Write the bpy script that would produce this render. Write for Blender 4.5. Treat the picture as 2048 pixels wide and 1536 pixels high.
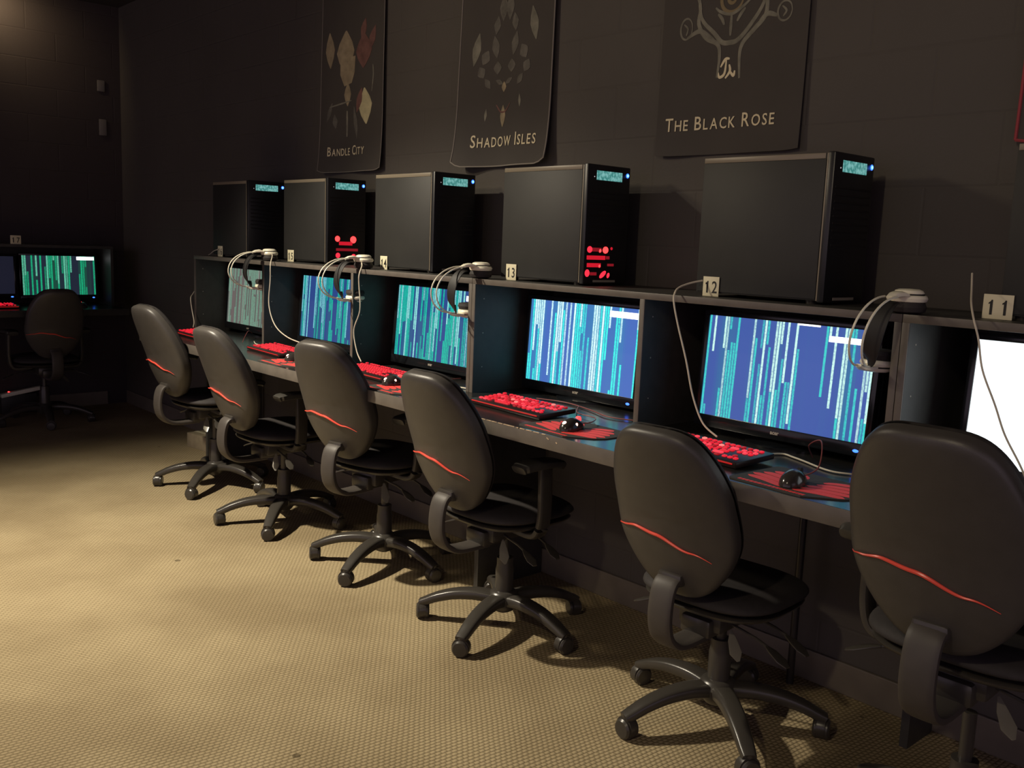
import bpy, bmesh, math, random
from mathutils import Vector, Matrix
PI = math.pi
random.seed(7)
for o in list(bpy.data.objects):
    bpy.data.objects.remove(o)
SC = bpy.context.scene
COL = SC.collection
R = math.radians

# ------------------------------------------------------------------ camera
F_PX = 1883.9
cam = bpy.data.cameras.new('camera')
cam.sensor_fit = 'HORIZONTAL'
cam.sensor_width = 36.0
cam.lens = 36.0 * F_PX / 2048.0
cam.clip_start = 0.05
camo = bpy.data.objects.new('camera', cam)
COL.objects.link(camo)
def cam_matrix(pos, yaw, pitch, roll):
    y, p, r = R(yaw), R(pitch), R(roll)
    fw = Vector((-math.sin(y)*math.cos(p), math.cos(y)*math.cos(p), math.sin(p)))
    rt = Vector((math.cos(y), math.sin(y), 0))
    up = rt.cross(fw)
    rt2 = math.cos(r)*rt + math.sin(r)*up
    up2 = -math.sin(r)*rt + math.cos(r)*up
    m = Matrix((rt2, up2, -fw)).transposed().to_4x4()
    m.translation = Vector(pos)
    return m
camo.matrix_world = cam_matrix((4.8455, -2.0948, 1.2673), 47.8288, -8.4914, 2.2074)
SC.camera = camo

# ------------------------------------------------------------------ world, lamps, exposure
w = bpy.data.worlds.new('world'); SC.world = w
w.use_nodes = True
w.node_tree.nodes['Background'].inputs[0].default_value = (1.0, 0.79, 0.98, 1)
w.node_tree.nodes['Background'].inputs[1].default_value = 0.52
SC.view_settings.view_transform = 'Standard'
SC.view_settings.look = 'None'
SC.view_settings.exposure = 0.0
SC.view_settings.gamma = 1.0

def spot(name, loc, target, power, angle, blend, color, radius):
    l = bpy.data.lights.new(name, 'SPOT')
    l.energy = power; l.spot_size = R(angle); l.spot_blend = blend
    l.color = color; l.shadow_soft_size = radius
    o = bpy.data.objects.new(name, l); COL.objects.link(o)
    o.location = loc
    o.rotation_euler = (Vector(target)-Vector(loc)).to_track_quat('-Z', 'Y').to_euler()
    return o
WARM = (1.0, 0.83, 0.58)
CEIL = 2.78
spot('downlight_main', (0.95, -1.75, CEIL-0.06), (1.65, -0.88, 0), 600, 97, 1.0, (1.0, 0.89, 0.70), 0.05)
spot('added_fill_near_chairs', (4.3, -3.3, CEIL-0.06), (3.95, -0.2, 1.15), 72, 66, 1.0, WARM, 0.06)  # added fill lamp behind the camera, brightens the near chair backs
spot('track_spot', (1.0, -2.1, 2.46), (2.5, 0.35, 1.6), 58, 96, 1.0, WARM, 0.13)
spot('downlight_corner', (-1.86, -0.45, CEIL-0.06), (-2.13, -0.30, 2.55), 9, 110, 1.0, (1.0, 0.76, 0.42), 0.04)

# ------------------------------------------------------------------ helpers
def tag(o, label=None, cat=None, group=None, kind=None):
    if label: o['label'] = label
    if cat: o['category'] = cat
    if group: o['group'] = group
    if kind: o['kind'] = kind
    return o
def empty(name, loc=(0, 0, 0), rz=0, label=None, cat=None, group=None):
    o = bpy.data.objects.new(name, None); COL.objects.link(o)
    o.location = loc; o.rotation_euler = (0, 0, rz)
    o.empty_display_size = 0.1
    return tag(o, label, cat, group)
def copy_tree(o, parent=None):
    c = o.copy(); COL.objects.link(c)
    if parent: c.parent = parent
    for ch in o.children: copy_tree(ch, c)
    return c

class MB:
    def __init__(s): s.bm = bmesh.new()
    def _add(s, verts, faces, M=None):
        vs = [s.bm.verts.new(M @ Vector(v) if M else Vector(v)) for v in verts]
        for f in faces:
            try: s.bm.faces.new([vs[i] for i in f])
            except ValueError: pass
        return vs
    def box(s, c, d, M=None, bev=0.0, seg=2):
        t = bmesh.new()
        bmesh.ops.create_cube(t, size=1)
        for v in t.verts: v.co = Vector((v.co.x*d[0]+c[0], v.co.y*d[1]+c[1], v.co.z*d[2]+c[2]))
        if bev > 0:
            bmesh.ops.bevel(t, geom=list(t.edges), offset=bev, segments=seg, affect='EDGES', profile=0.5)
        s.merge(t, M); return s
    def merge(s, t, M=None):
        m = {}
        for v in t.verts: m[v] = s.bm.verts.new(M @ v.co if M else v.co)
        for f in t.faces:
            try: s.bm.faces.new([m[v] for v in f.verts])
            except ValueError: pass
        t.free()
    def b2(s, x0, x1, y0, y1, z0, z1, bev=0.0):
        return s.box(((x0+x1)/2, (y0+y1)/2, (z0+z1)/2), (x1-x0, y1-y0, z1-z0), None, bev)
    def lathe(s, prof, n=24, M=None, sx=1, sy=1):
        # prof: list of (r,z); closed at ends when r==0
        vs = []; fs = []
        for (r, z) in prof:
            for i in range(n):
                a = 2*PI*i/n; vs.append((r*math.cos(a)*sx, r*math.sin(a)*sy, z))
        for k in range(len(prof)-1):
            for i in range(n):
                j = (i+1) % n
                fs.append((k*n+i, k*n+j, (k+1)*n+j, (k+1)*n+i))
        fs.append(tuple(range(n-1, -1, -1)))
        fs.append(tuple((len(prof)-1)*n+i for i in range(n)))
        s._add(vs, fs, M); return s
    def cyl(s, p0, p1, r0, r1=None, n=16):
        p0 = Vector(p0); p1 = Vector(p1); r1 = r0 if r1 is None else r1
        d = p1-p0; q = d.to_track_quat('Z', 'Y').to_matrix().to_4x4(); q.translation = p0
        return s.lathe([(r0, 0), (r1, d.length)], n, q)
    def tube(s, pts, rad, n=8, flat=1.0, upv=(0, 0, 1)):
        P = [Vector(p) for p in pts]; rs = rad if isinstance(rad, (list, tuple)) else [rad]*len(P)
        vs = []; fs = []; nrm = None
        for i, p in enumerate(P):
            t = (P[min(i+1, len(P)-1)]-P[max(i-1, 0)]).normalized()
            u = Vector(upv)
            if nrm is not None: u = nrm
            u = (u - t*u.dot(t))
            if u.length < 1e-4: u = Vector((1, 0, 0)) - t*t.x
            u.normalize(); nrm = u; b = t.cross(u)
            for k in range(n):
                a = 2*PI*k/n
                vs.append(p + b*math.cos(a)*rs[i] + u*math.sin(a)*rs[i]*flat)
        for i in range(len(P)-1):
            for k in range(n):
                j = (k+1) % n
                fs.append((i*n+k, i*n+j, (i+1)*n+j, (i+1)*n+k))
        fs.append(tuple(range(n-1, -1, -1))); fs.append(tuple((len(P)-1)*n+k for k in range(n)))
        s._add(vs, fs); return s
    def sweep(s, pts, hw, ht, n=10, upv=(0, 0, 1)):
        """rounded-rectangle bar through pts; hw/ht half width (sideways) and half thickness lists"""
        P = [Vector(p) for p in pts]; vs = []; fs = []; m = 4*n//4*4
        m = 16
        for i, p in enumerate(P):
            t = (P[min(i+1, len(P)-1)]-P[max(i-1, 0)]).normalized()
            u = Vector(upv); u = u - t*u.dot(t); u.normalize(); b = t.cross(u)
            for k in range(m):
                a = 2*PI*k/m; c, q = math.cos(a), math.sin(a)
                ex = 0.55
                vs.append(p + b*math.copysign(abs(c)**ex, c)*hw[i] + u*math.copysign(abs(q)**ex, q)*ht[i])
        for i in range(len(P)-1):
            for k in range(m):
                j = (k+1) % m
                fs.append((i*m+k, i*m+j, (i+1)*m+j, (i+1)*m+k))
        fs.append(tuple(range(m-1, -1, -1))); fs.append(tuple((len(P)-1)*m+k for k in range(m)))
        s._add(vs, fs); return s
    def prism(s, poly, d, M=None):
        """poly in local xy, extruded d along z"""
        n = len(poly)
        vs = [(x, y, 0) for x, y in poly] + [(x, y, d) for x, y in poly]
        fs = [tuple(range(n-1, -1, -1)), tuple(range(n, 2*n))] + [(i, (i+1) % n, n+(i+1) % n, n+i) for i in range(n)]
        s._add(vs, fs, M); return s
    def build(s, name, mat, parent=None, smooth=True, ang=35):
        bmesh.ops.recalc_face_normals(s.bm, faces=list(s.bm.faces))
        me = bpy.data.meshes.new(name); s.bm.to_mesh(me); s.bm.free()
        me.materials.append(mat)
        if smooth:
            for p in me.polygons: p.use_smooth = True
            me.set_sharp_from_angle(angle=R(ang))
        o = bpy.data.objects.new(name, me); COL.objects.link(o)
        if parent: o.parent = parent
        return o
def catmull(pts, n=8):
    P = [Vector(p) for p in pts]; out = []
    for i in range(len(P)-1):
        a = P[max(i-1, 0)]; b = P[i]; c = P[i+1]; d = P[min(i+2, len(P)-1)]
        for k in range(n):
            t = k/n
            out.append(0.5*((2*b)+(-a+c)*t+(2*a-5*b+4*c-d)*t*t+(-a+3*b-3*c+d)*t*t*t))
    out.append(P[-1]); return out
def text_mesh(name, s, size, mat, parent, M, depth=0.0006, offset=0.0, sx=1.0, align='CENTER'):
    c = bpy.data.curves.new(name, 'FONT'); c.body = s; c.size = size; c.extrude = depth
    c.align_x = align; c.align_y = 'BOTTOM_BASELINE'; c.offset = offset; c.resolution_u = 3
    t = bpy.data.objects.new('tmp', c); COL.objects.link(t)
    bpy.context.view_layer.update()
    dg = bpy.context.evaluated_depsgraph_get()
    me = bpy.data.meshes.new_from_object(t.evaluated_get(dg))
    bpy.data.objects.remove(t); bpy.data.curves.remove(c)
    me.transform(M @ Matrix.Diagonal((sx, 1, 1, 1)))
    me.materials.clear(); me.materials.append(mat); me.name = name
    o = bpy.data.objects.new(name, me); COL.objects.link(o)
    if parent: o.parent = parent
    return o

# ------------------------------------------------------------------ materials
def new_mat(name):
    m = bpy.data.materials.new(name); m.use_nodes = True
    return m, m.node_tree.nodes, m.node_tree.links, m.node_tree.nodes['Principled BSDF']
def pm(name, col, rough=0.5, metal=0.0, noise=0.0, nscale=30, bump=0.0, bscale=200, emit=None, estr=0, spec=0.5, coat=0.0):
    m, N, L, b = new_mat(name)
    b.inputs['Base Color'].default_value = (*col, 1)
    b.inputs['Roughness'].default_value = rough
    b.inputs['Metallic'].default_value = metal
    b.inputs['Specular IOR Level'].default_value = spec
    b.inputs['Coat Weight'].default_value = coat
    if noise > 0:
        tc = N.new('ShaderNodeTexCoord'); n = N.new('ShaderNodeTexNoise'); n.inputs['Scale'].default_value = nscale
        n.inputs['Detail'].default_value = 5
        L.new(tc.outputs['Object'], n.inputs['Vector'])
        r = N.new('ShaderNodeValToRGB')
        r.color_ramp.elements[0].position = 0.3; r.color_ramp.elements[1].position = 0.7
        r.color_ramp.elements[0].color = (*[c*(1-noise) for c in col], 1)
        r.color_ramp.elements[1].color = (*[min(1, c*(1+noise)) for c in col], 1)
        L.new(n.outputs['Fac'], r.inputs['Fac']); L.new(r.outputs['Color'], b.inputs['Base Color'])
    if bump > 0:
        tc = N.new('ShaderNodeTexCoord'); n = N.new('ShaderNodeTexNoise'); n.inputs['Scale'].default_value = bscale
        L.new(tc.outputs['Object'], n.inputs['Vector'])
        bp = N.new('ShaderNodeBump'); bp.inputs['Strength'].default_value = bump; bp.inputs['Distance'].default_value = 0.001
        L.new(n.outputs['Fac'], bp.inputs['Height']); L.new(bp.outputs['Normal'], b.inputs['Normal'])
    if emit:
        b.inputs['Emission Color'].default_value = (*emit, 1); b.inputs['Emission Strength'].default_value = estr
    return m
def math_node(N, L, op, a, b=None, c=None):
    n = N.new('ShaderNodeMath'); n.operation = op
    for i, v in enumerate((a, b, c)):
        if v is None: continue
        if isinstance(v, (int, float)): n.inputs[i].default_value = v
        else: L.new(v, n.inputs[i])
    return n.outputs[0]
def mix_node(N, L, f, a, b):
    n = N.new('ShaderNodeMix'); n.data_type = 'RGBA'
    for s, v in ((n.inputs['Factor'], f), (n.inputs[6], a), (n.inputs[7], b)):
        if isinstance(v, (int, float)): s.default_value = v
        elif isinstance(v, tuple): s.default_value = (*v, 1)
        else: L.new(v, s)
    return n.outputs[2]

def carpet_mat():
    m, N, L, b = new_mat('woven_loop_carpet')
    tc = N.new('ShaderNodeTexCoord'); sp = N.new('ShaderNodeSeparateXYZ')
    nz = N.new('ShaderNodeTexNoise'); nz.inputs['Scale'].default_value = 9; nz.inputs['Detail'].default_value = 2
    L.new(tc.outputs['Object'], nz.inputs['Vector'])
    va = N.new('ShaderNodeVectorMath'); va.operation = 'SCALE'; va.inputs['Scale'].default_value = 0.006
    L.new(nz.outputs['Color'], va.inputs[0])
    vb = N.new('ShaderNodeVectorMath'); vb.operation = 'ADD'
    L.new(tc.outputs['Object'], vb.inputs[0]); L.new(va.outputs[0], vb.inputs[1])
    rot = N.new('ShaderNodeVectorRotate'); rot.rotation_type = 'Z_AXIS'; rot.inputs['Angle'].default_value = R(4)
    L.new(vb.outputs[0], rot.inputs['Vector']); L.new(rot.outputs[0], sp.inputs[0])
    X, Y = sp.outputs['X'], sp.outputs['Y']
    row = math_node(N, L, 'DIVIDE', X, 0.0125)
    rs = math_node(N, L, 'ABSOLUTE', math_node(N, L, 'SINE', math_node(N, L, 'MULTIPLY', row, PI)))
    par = math_node(N, L, 'MULTIPLY', math_node(N, L, 'FLOOR', row), 0.5)
    cy = math_node(N, L, 'ADD', math_node(N, L, 'DIVIDE', Y, 0.0165), par)
    cs = math_node(N, L, 'ABSOLUTE', math_node(N, L, 'SINE', math_node(N, L, 'MULTIPLY', cy, PI)))
    h = math_node(N, L, 'MULTIPLY', math_node(N, L, 'POWER', rs, 0.6), math_node(N, L, 'ADD', math_node(N, L, 'MULTIPLY', math_node(N, L, 'POWER', cs, 0.7), 0.75), 0.25))
    fn = N.new('ShaderNodeTexNoise'); fn.inputs['Scale'].default_value = 420; fn.inputs['Detail'].default_value = 3
    L.new(tc.outputs['Object'], fn.inputs['Vector'])
    h2 = math_node(N, L, 'ADD', h, math_node(N, L, 'MULTIPLY', fn.outputs['Fac'], 0.5))
    c1 = mix_node(N, L, math_node(N, L, 'MULTIPLY', h2, 0.85), (0.20, 0.155, 0.085), (0.46, 0.37, 0.225))
    # traffic soiling in large soft patches
    big = N.new('ShaderNodeTexNoise'); big.inputs['Scale'].default_value = 1.7; big.inputs['Detail'].default_value = 6
    L.new(tc.outputs['Object'], big.inputs['Vector'])
    rp = N.new('ShaderNodeValToRGB'); rp.color_ramp.elements[0].position = 0.38; rp.color_ramp.elements[1].position = 0.62
    rp.color_ramp.elements[0].color = (0.74, 0.72, 0.70, 1); rp.color_ramp.elements[1].color = (1, 1, 1, 1)
    L.new(big.outputs['Fac'], rp.inputs['Fac'])
    mu = N.new('ShaderNodeMix'); mu.data_type = 'RGBA'; mu.blend_type = 'MULTIPLY'; mu.inputs['Factor'].default_value = 1
    L.new(c1, mu.inputs[6]); L.new(rp.outputs['Color'], mu.inputs[7])
    # scattered small dark spots
    vo = N.new('ShaderNodeTexVoronoi'); vo.inputs['Scale'].default_value = 3.1
    L.new(tc.outputs['Object'], vo.inputs['Vector'])
    sp1 = math_node(N, L, 'LESS_THAN', vo.outputs['Distance'], 0.035)
    mu2 = N.new('ShaderNodeMix'); mu2.data_type = 'RGBA'
    L.new(math_node(N, L, 'MULTIPLY', sp1, 0.6), mu2.inputs['Factor']); L.new(mu.outputs[2], mu2.inputs[6]); mu2.inputs[7].default_value = (0.05, 0.035, 0.02, 1)
    L.new(mu2.outputs[2], b.inputs['Base Color'])
    b.inputs['Roughness'].default_value = 0.95; b.inputs['Specular IOR Level'].default_value = 0.1
    bp = N.new('ShaderNodeBump'); bp.inputs['Strength'].default_value = 0.75; bp.inputs['Distance'].default_value = 0.004
    L.new(h2, bp.inputs['Height']); L.new(bp.outputs['Normal'], b.inputs['Normal'])
    return m

def block_mat(name, col, axis='X'):
    """painted concrete block: 0.36 x 0.18 courses"""
    m, N, L, b = new_mat(name)
    tc = N.new('ShaderNodeTexCoord'); sp = N.new('ShaderNodeSeparateXYZ'); L.new(tc.outputs['Object'], sp.inputs[0])
    U = sp.outputs[axis]; Z = sp.outputs['Z']
    row = math_node(N, L, 'DIVIDE', math_node(N, L, 'ADD', Z, 0.165), 0.18)
    fr = math_node(N, L, 'FRACT', row)
    par = math_node(N, L, 'MULTIPLY', math_node(N, L, 'MODULO', math_node(N, L, 'FLOOR', row), 2), 0.5)
    cu = math_node(N, L, 'FRACT', math_node(N, L, 'ADD', math_node(N, L, 'DIVIDE', math_node(N, L, 'ADD', U, 10.01), 0.37), par))
    def joint(f, wdt):
        d = math_node(N, L, 'MINIMUM', f, math_node(N, L, 'SUBTRACT', 1.0, f))
        return math_node(N, L, 'MINIMUM', math_node(N, L, 'DIVIDE', d, wdt), 1.0)
    j = math_node(N, L, 'MINIMUM', joint(fr, 0.032), joint(cu, 0.016))
    n = N.new('ShaderNodeTexNoise'); n.inputs['Scale'].default_value = 110; n.inputs['Detail'].default_value = 6
    L.new(tc.outputs['Object'], n.inputs['Vector'])
    h = math_node(N, L, 'ADD', math_node(N, L, 'MULTIPLY', j, 1.6), math_node(N, L, 'MULTIPLY', n.outputs['Fac'], 0.9))
    bp = N.new('ShaderNodeBump'); bp.inputs['Strength'].default_value = 0.32; bp.inputs['Distance'].default_value = 0.003
    L.new(h, bp.inputs['Height']); L.new(bp.outputs['Normal'], b.inputs['Normal'])
    n2 = N.new('ShaderNodeTexNoise'); n2.inputs['Scale'].default_value = 2.2; n2.inputs['Detail'].default_value = 4
    L.new(tc.outputs['Object'], n2.inputs['Vector'])
    c = mix_node(N, L, n2.outputs['Fac'], tuple(v*0.85 for v in col), tuple(v*1.12 for v in col))
    L.new(c, b.inputs['Base Color'])
    b.inputs['Roughness'].default_value = 0.7; b.inputs['Specular IOR Level'].default_value = 0.25
    return m

def rain_mat(name, bg, lo, hi, ncol, dens, seed, strength, white=0.5):
    """falling-code screen saver: streaks in columns, written on the screen's own UV"""
    m, N, L, b = new_mat(name)
    uv = N.new('ShaderNodeUVMap'); sp = N.new('ShaderNodeSeparateXYZ'); L.new(uv.outputs[0], sp.inputs[0])
    U, V = sp.outputs['X'], sp.outputs['Y']
    col = math_node(N, L, 'FLOOR', math_node(N, L, 'MULTIPLY', U, ncol))
    def wn(a, off):
        n = N.new('ShaderNodeTexWhiteNoise'); n.noise_dimensions = '2D'
        cx = N.new('ShaderNodeCombineXYZ'); L.new(a, cx.inputs[0]); cx.inputs[1].default_value = off + seed*1.37
        L.new(cx.outputs[0], n.inputs['Vector']); return n.outputs['Value']
    r1, r2, r3, r4 = wn(col, .11), wn(col, 5.3), wn(col, 9.7), wn(col, 14.2)
    # clustering of columns
    cl = N.new('ShaderNodeTexNoise'); cl.noise_dimensions = '1D'; cl.inputs['Scale'].default_value = 7.0; cl.inputs['Detail'].default_value = 1
    L.new(math_node(N, L, 'ADD', math_node(N, L, 'DIVIDE', col, ncol), seed*3.1), cl.inputs['W'])
    thr = math_node(N, L, 'ADD', dens, math_node(N, L, 'MULTIPLY', math_node(N, L, 'SUBTRACT', cl.outputs['Fac'], 0.5), 2.0))
    on1 = math_node(N, L, 'LESS_THAN', r1, thr)
    # streak one runs from the top to r2; streak two from r3 down to the bottom
    s1 = math_node(N, L, 'MULTIPLY', on1, math_node(N, L, 'GREATER_THAN', V, math_node(N, L, 'SUBTRACT', math_node(N, L, 'MULTIPLY', r2, 1.25), 0.35)))
    s2 = math_node(N, L, 'MULTIPLY', math_node(N, L, 'LESS_THAN', r4, math_node(N, L, 'MULTIPLY', thr, 0.9)), math_node(N, L, 'LESS_THAN', V, math_node(N, L, 'SUBTRACT', math_node(N, L, 'MULTIPLY', r3, 1.1), 0.15)))
    # width of a streak inside its column
    fu = math_node(N, L, 'ABSOLUTE', math_node(N, L, 'SUBTRACT', math_node(N, L, 'FRACT', math_node(N, L, 'MULTIPLY', U, ncol)), 0.5))
    wd = math_node(N, L, 'SUBTRACT', 1.0, math_node(N, L, 'SMOOTH_MIN', 1.0, math_node(N, L, 'MULTIPLY', math_node(N, L, 'MAXIMUM', math_node(N, L, 'SUBTRACT', fu, 0.30), 0.0), 7.0), 0.1))
    # glyph grain
    gx = N.new('ShaderNodeCombineXYZ'); L.new(math_node(N, L, 'FLOOR', math_node(N, L, 'MULTIPLY', U, ncol*2)), gx.inputs[0]); L.new(math_node(N, L, 'FLOOR', math_node(N, L, 'MULTIPLY', V, 70)), gx.inputs[1]); gx.inputs[2].default_value = seed
    gn = N.new('ShaderNodeTexWhiteNoise'); gn.noise_dimensions = '3D'; L.new(gx.outputs[0], gn.inputs['Vector'])
    grain = math_node(N, L, 'ADD', math_node(N, L, 'MULTIPLY', gn.outputs['Value'], 0.6), 0.62)
    fall = math_node(N, L, 'ADD', 0.6, math_node(N, L, 'MULTIPLY', wn(col, 21.0), 0.6))
    a = math_node(N, L, 'MULTIPLY', math_node(N, L, 'MAXIMUM', s1, s2), wd)
    a = math_node(N, L, 'MULTIPLY', math_node(N, L, 'MULTIPLY', a, grain), fall)
    hot = math_node(N, L, 'MULTIPLY', math_node(N, L, 'GREATER_THAN', math_node(N, L, 'MULTIPLY', wn(col, 31.0), s1), 1-white), 1.0)
    sc = mix_node(N, L, hot, lo, hi)
    glow = math_node(N, L, 'MINIMUM', math_node(N, L, 'MAXIMUM', math_node(N, L, 'MULTIPLY', math_node(N, L, 'SUBTRACT', thr, 0.45), 1.6), 0.0), 0.8)
    bgc = mix_node(N, L, glow, bg, (bg[0]*0.7, bg[1]*0.6+lo[1]*0.16, bg[2]*0.75+lo[2]*0.10))
    c = mix_node(N, L, math_node(N, L, 'MINIMUM', a, 1.0), bgc, sc)
    b.inputs['Base Color'].default_value = (0.01, 0.01, 0.012, 1); b.inputs['Roughness'].default_value = 0.3
    L.new(c, b.inputs['Emission Color']); b.inputs['Emission Strength'].default_value = strength
    return m

M = {}
M['carpet'] = carpet_mat()
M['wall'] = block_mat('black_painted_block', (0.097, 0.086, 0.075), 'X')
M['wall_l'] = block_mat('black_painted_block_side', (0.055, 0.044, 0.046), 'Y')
M['ceiling'] = pm('black_ceiling_paint', (0.05, 0.044, 0.045), 0.9, noise=0.1)
M['baseboard'] = pm('grey_vinyl_base', (0.17, 0.145, 0.115), 0.5, noise=0.15, nscale=8)
M['laminate'] = pm('black_laminate', (0.020, 0.019, 0.018), 0.22, noise=0.2, nscale=14, spec=0.6)
M['lam_in'] = pm('dark_laminate_panel', (0.042, 0.040, 0.036), 0.5, noise=0.15)
M['edge'] = pm('grey_brown_edge_band', (0.125, 0.108, 0.092), 0.42, noise=0.12, nscale=20)
M['chip'] = pm('bare_board', (0.55, 0.40, 0.26), 0.8, noise=0.3, nscale=90)
M['vinyl'] = pm('black_plastic_shell', (0.063, 0.057, 0.051), 0.38, noise=0.06, bump=0.25, bscale=900)
M['fabric'] = pm('black_cushion_fabric', (0.026, 0.022, 0.022), 0.75, noise=0.15, nscale=60, bump=0.3, bscale=500)
M['plastic'] = pm('black_chair_plastic', (0.046, 0.041, 0.035), 0.30, noise=0.05, bump=0.12, bscale=700)
M['pad'] = pm('black_soft_pad', (0.05, 0.047, 0.042), 0.3)
M['bar'] = pm('brown_black_bracket', (0.056, 0.048, 0.042), 0.55, noise=0.08)
M['redpipe'] = pm('red_piping', (0.85, 0.09, 0.06), 0.3)
M['clear'] = pm('pale_clear_plastic', (0.16, 0.15, 0.12), 0.15, spec=0.8)
M['case'] = pm('black_steel_case', (0.024, 0.0235, 0.0215), 0.55, noise=0.08, nscale=12, bump=0.1, bscale=1200)
M['case_edge'] = pm('lamplit_case_edge', (0.24, 0.205, 0.15), 0.38)  # lightened colour stands in for lamplight reflecting off the top lip
M['case_face'] = pm('black_plastic_face', (0.012, 0.012, 0.014), 0.35)
M['mesh'] = pm('black_grille', (0.012, 0.011, 0.012), 0.4)
M['bezel'] = pm('gloss_black_bezel', (0.008, 0.009, 0.011), 0.18)
M['badge'] = pm('silver_badge', (0.42, 0.38, 0.32), 0.45, metal=0.3)
M['white'] = pm('ivory_plastic', (0.92, 0.88, 0.70), 0.32)
M['whitecable'] = pm('off_white_cable', (0.62, 0.56, 0.44), 0.45)
M['blackcable'] = pm('black_cable', (0.03, 0.028, 0.028), 0.4)
M['redcable'] = pm('dark_red_cable', (0.22, 0.05, 0.045), 0.5)
M['strap'] = pm('black_strap', (0.015, 0.014, 0.014), 0.6)
M['card'] = pm('cream_card', (0.74, 0.68, 0.47), 0.55)
M['ink'] = pm('black_ink', (0.012, 0.011, 0.010), 0.6)
M['keybase'] = pm('black_keyboard_base', (0.02, 0.012, 0.012), 0.35)
M['key'] = pm('red_lit_keycap', (0.16, 0.01, 0.012), 0.5, emit=(1.0, 0.016, 0.04), estr=0.72)
M['keyhot'] = pm('bright_red_lit_keycap', (0.3, 0.05, 0.04), 0.5, emit=(1.0, 0.16, 0.14), estr=1.5)
M['key_dim'] = pm('dim_red_lit_keycap', (0.12, 0.01, 0.012), 0.5, emit=(1.0, 0.012, 0.03), estr=0.34)
M['key_bright'] = pm('strong_red_lit_keycap', (0.2, 0.02, 0.02), 0.5, emit=(1.0, 0.05, 0.08), estr=1.0)
M['keyglow'] = pm('red_underglow_strip', (0.2, 0.01, 0.01), 0.5, emit=(1.0, 0.02, 0.02), estr=0.35)
M['mat_black'] = pm('black_cloth_mat', (0.05, 0.044, 0.038), 0.75, bump=0.2, bscale=1500)
M['mat_red'] = pm('red_print', (0.93, 0.065, 0.06), 0.6)
M['mouse'] = pm('black_gloss_mouse', (0.035, 0.03, 0.028), 0.18)
M['led_red'] = pm('red_led', (0.3, 0.02, 0.02), 0.4, emit=(1.0, 0.03, 0.03), estr=4.0)
M['led_pink'] = pm('white_hot_red_led', (0.3, 0.1, 0.1), 0.4, emit=(1.0, 0.45, 0.32), estr=5.0)
M['fan_red'] = pm('red_fan_glow', (0.2, 0.01, 0.01), 0.4, emit=(1.0, 0.015, 0.04), estr=0.6)
M['fan_red_hi'] = pm('bright_red_fan_glow', (0.2, 0.01, 0.01), 0.4, emit=(1.0, 0.03, 0.06), estr=1.3)
M['fan_red_dim'] = pm('dim_red_fan_glow', (0.1, 0.01, 0.01), 0.4, emit=(1.0, 0.03, 0.06), estr=0.22)
M['led_blue'] = pm('blue_led', (0.02, 0.03, 0.3), 0.4, emit=(0.03, 0.12, 1.0), estr=4.0)
M['led_blue_hot'] = pm('pale_blue_led', (0.2, 0.3, 0.4), 0.4, emit=(0.10, 0.40, 1.0), estr=6.0)
M['led_dot'] = pm('small_white_dot', (0.6, 0.6, 0.6), 0.4, emit=(0.9, 0.85, 0.9), estr=0.5)
M['label_box'] = pm('white_screen_box', (0.8, 0.8, 0.8), 0.4, emit=(1.0, 0.97, 1.0), estr=2.5)
M['white_screen'] = pm('white_page_screen', (0.8, 0.8, 0.8), 0.3, emit=(0.86, 0.96, 1.0), estr=1.35)
M['off_screen'] = pm('dim_navy_screen', (0.01, 0.01, 0.02), 0.3, emit=(0.05, 0.055, 0.11), estr=0.18)
M['cloth'] = pm('black_banner_cloth', (0.064, 0.055, 0.047), 0.85, noise=0.06, nscale=6)
M['hem'] = pm('grey_banner_hem', (0.28, 0.25, 0.21), 0.8)
M['ban_txt'] = pm('cream_print', (0.80, 0.70, 0.46), 0.8)
M['ban_cream'] = pm('tan_print', (0.31, 0.25, 0.155), 0.8, noise=0.25, nscale=25)
M['ban_pale'] = pm('pale_print', (0.50, 0.45, 0.26), 0.8, noise=0.2, nscale=25)
M['ban_mar'] = pm('maroon_print', (0.17, 0.08, 0.065), 0.8, noise=0.25, nscale=25)
M['ban_grey'] = pm('grey_print', (0.125, 0.115, 0.095), 0.8, noise=0.3, nscale=30)
M['ban_line'] = pm('smoke_grey_print', (0.20, 0.19, 0.145), 0.8, noise=0.3, nscale=30)
M['ban_eye'] = pm('ochre_print', (0.22, 0.17, 0.09), 0.8)
M['ban_red'] = pm('dull_red_border', (0.35, 0.05, 0.06), 0.8)
M['plate'] = pm('grey_wall_plate', (0.17, 0.155, 0.15), 0.5)
M['steel'] = pm('dark_steel_tube', (0.06, 0.055, 0.055), 0.35, metal=0.6)
M['carton'] = pm('tan_carton', (0.36, 0.30, 0.19), 0.8, noise=0.1)
M['lamp_metal'] = pm('black_lamp_housing', (0.02, 0.02, 0.02), 0.5)
M['lamp_lens'] = pm('warm_lamp_lens', (0.8, 0.7, 0.5), 0.4, emit=(1.0, 0.78, 0.45), estr=6)
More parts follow.
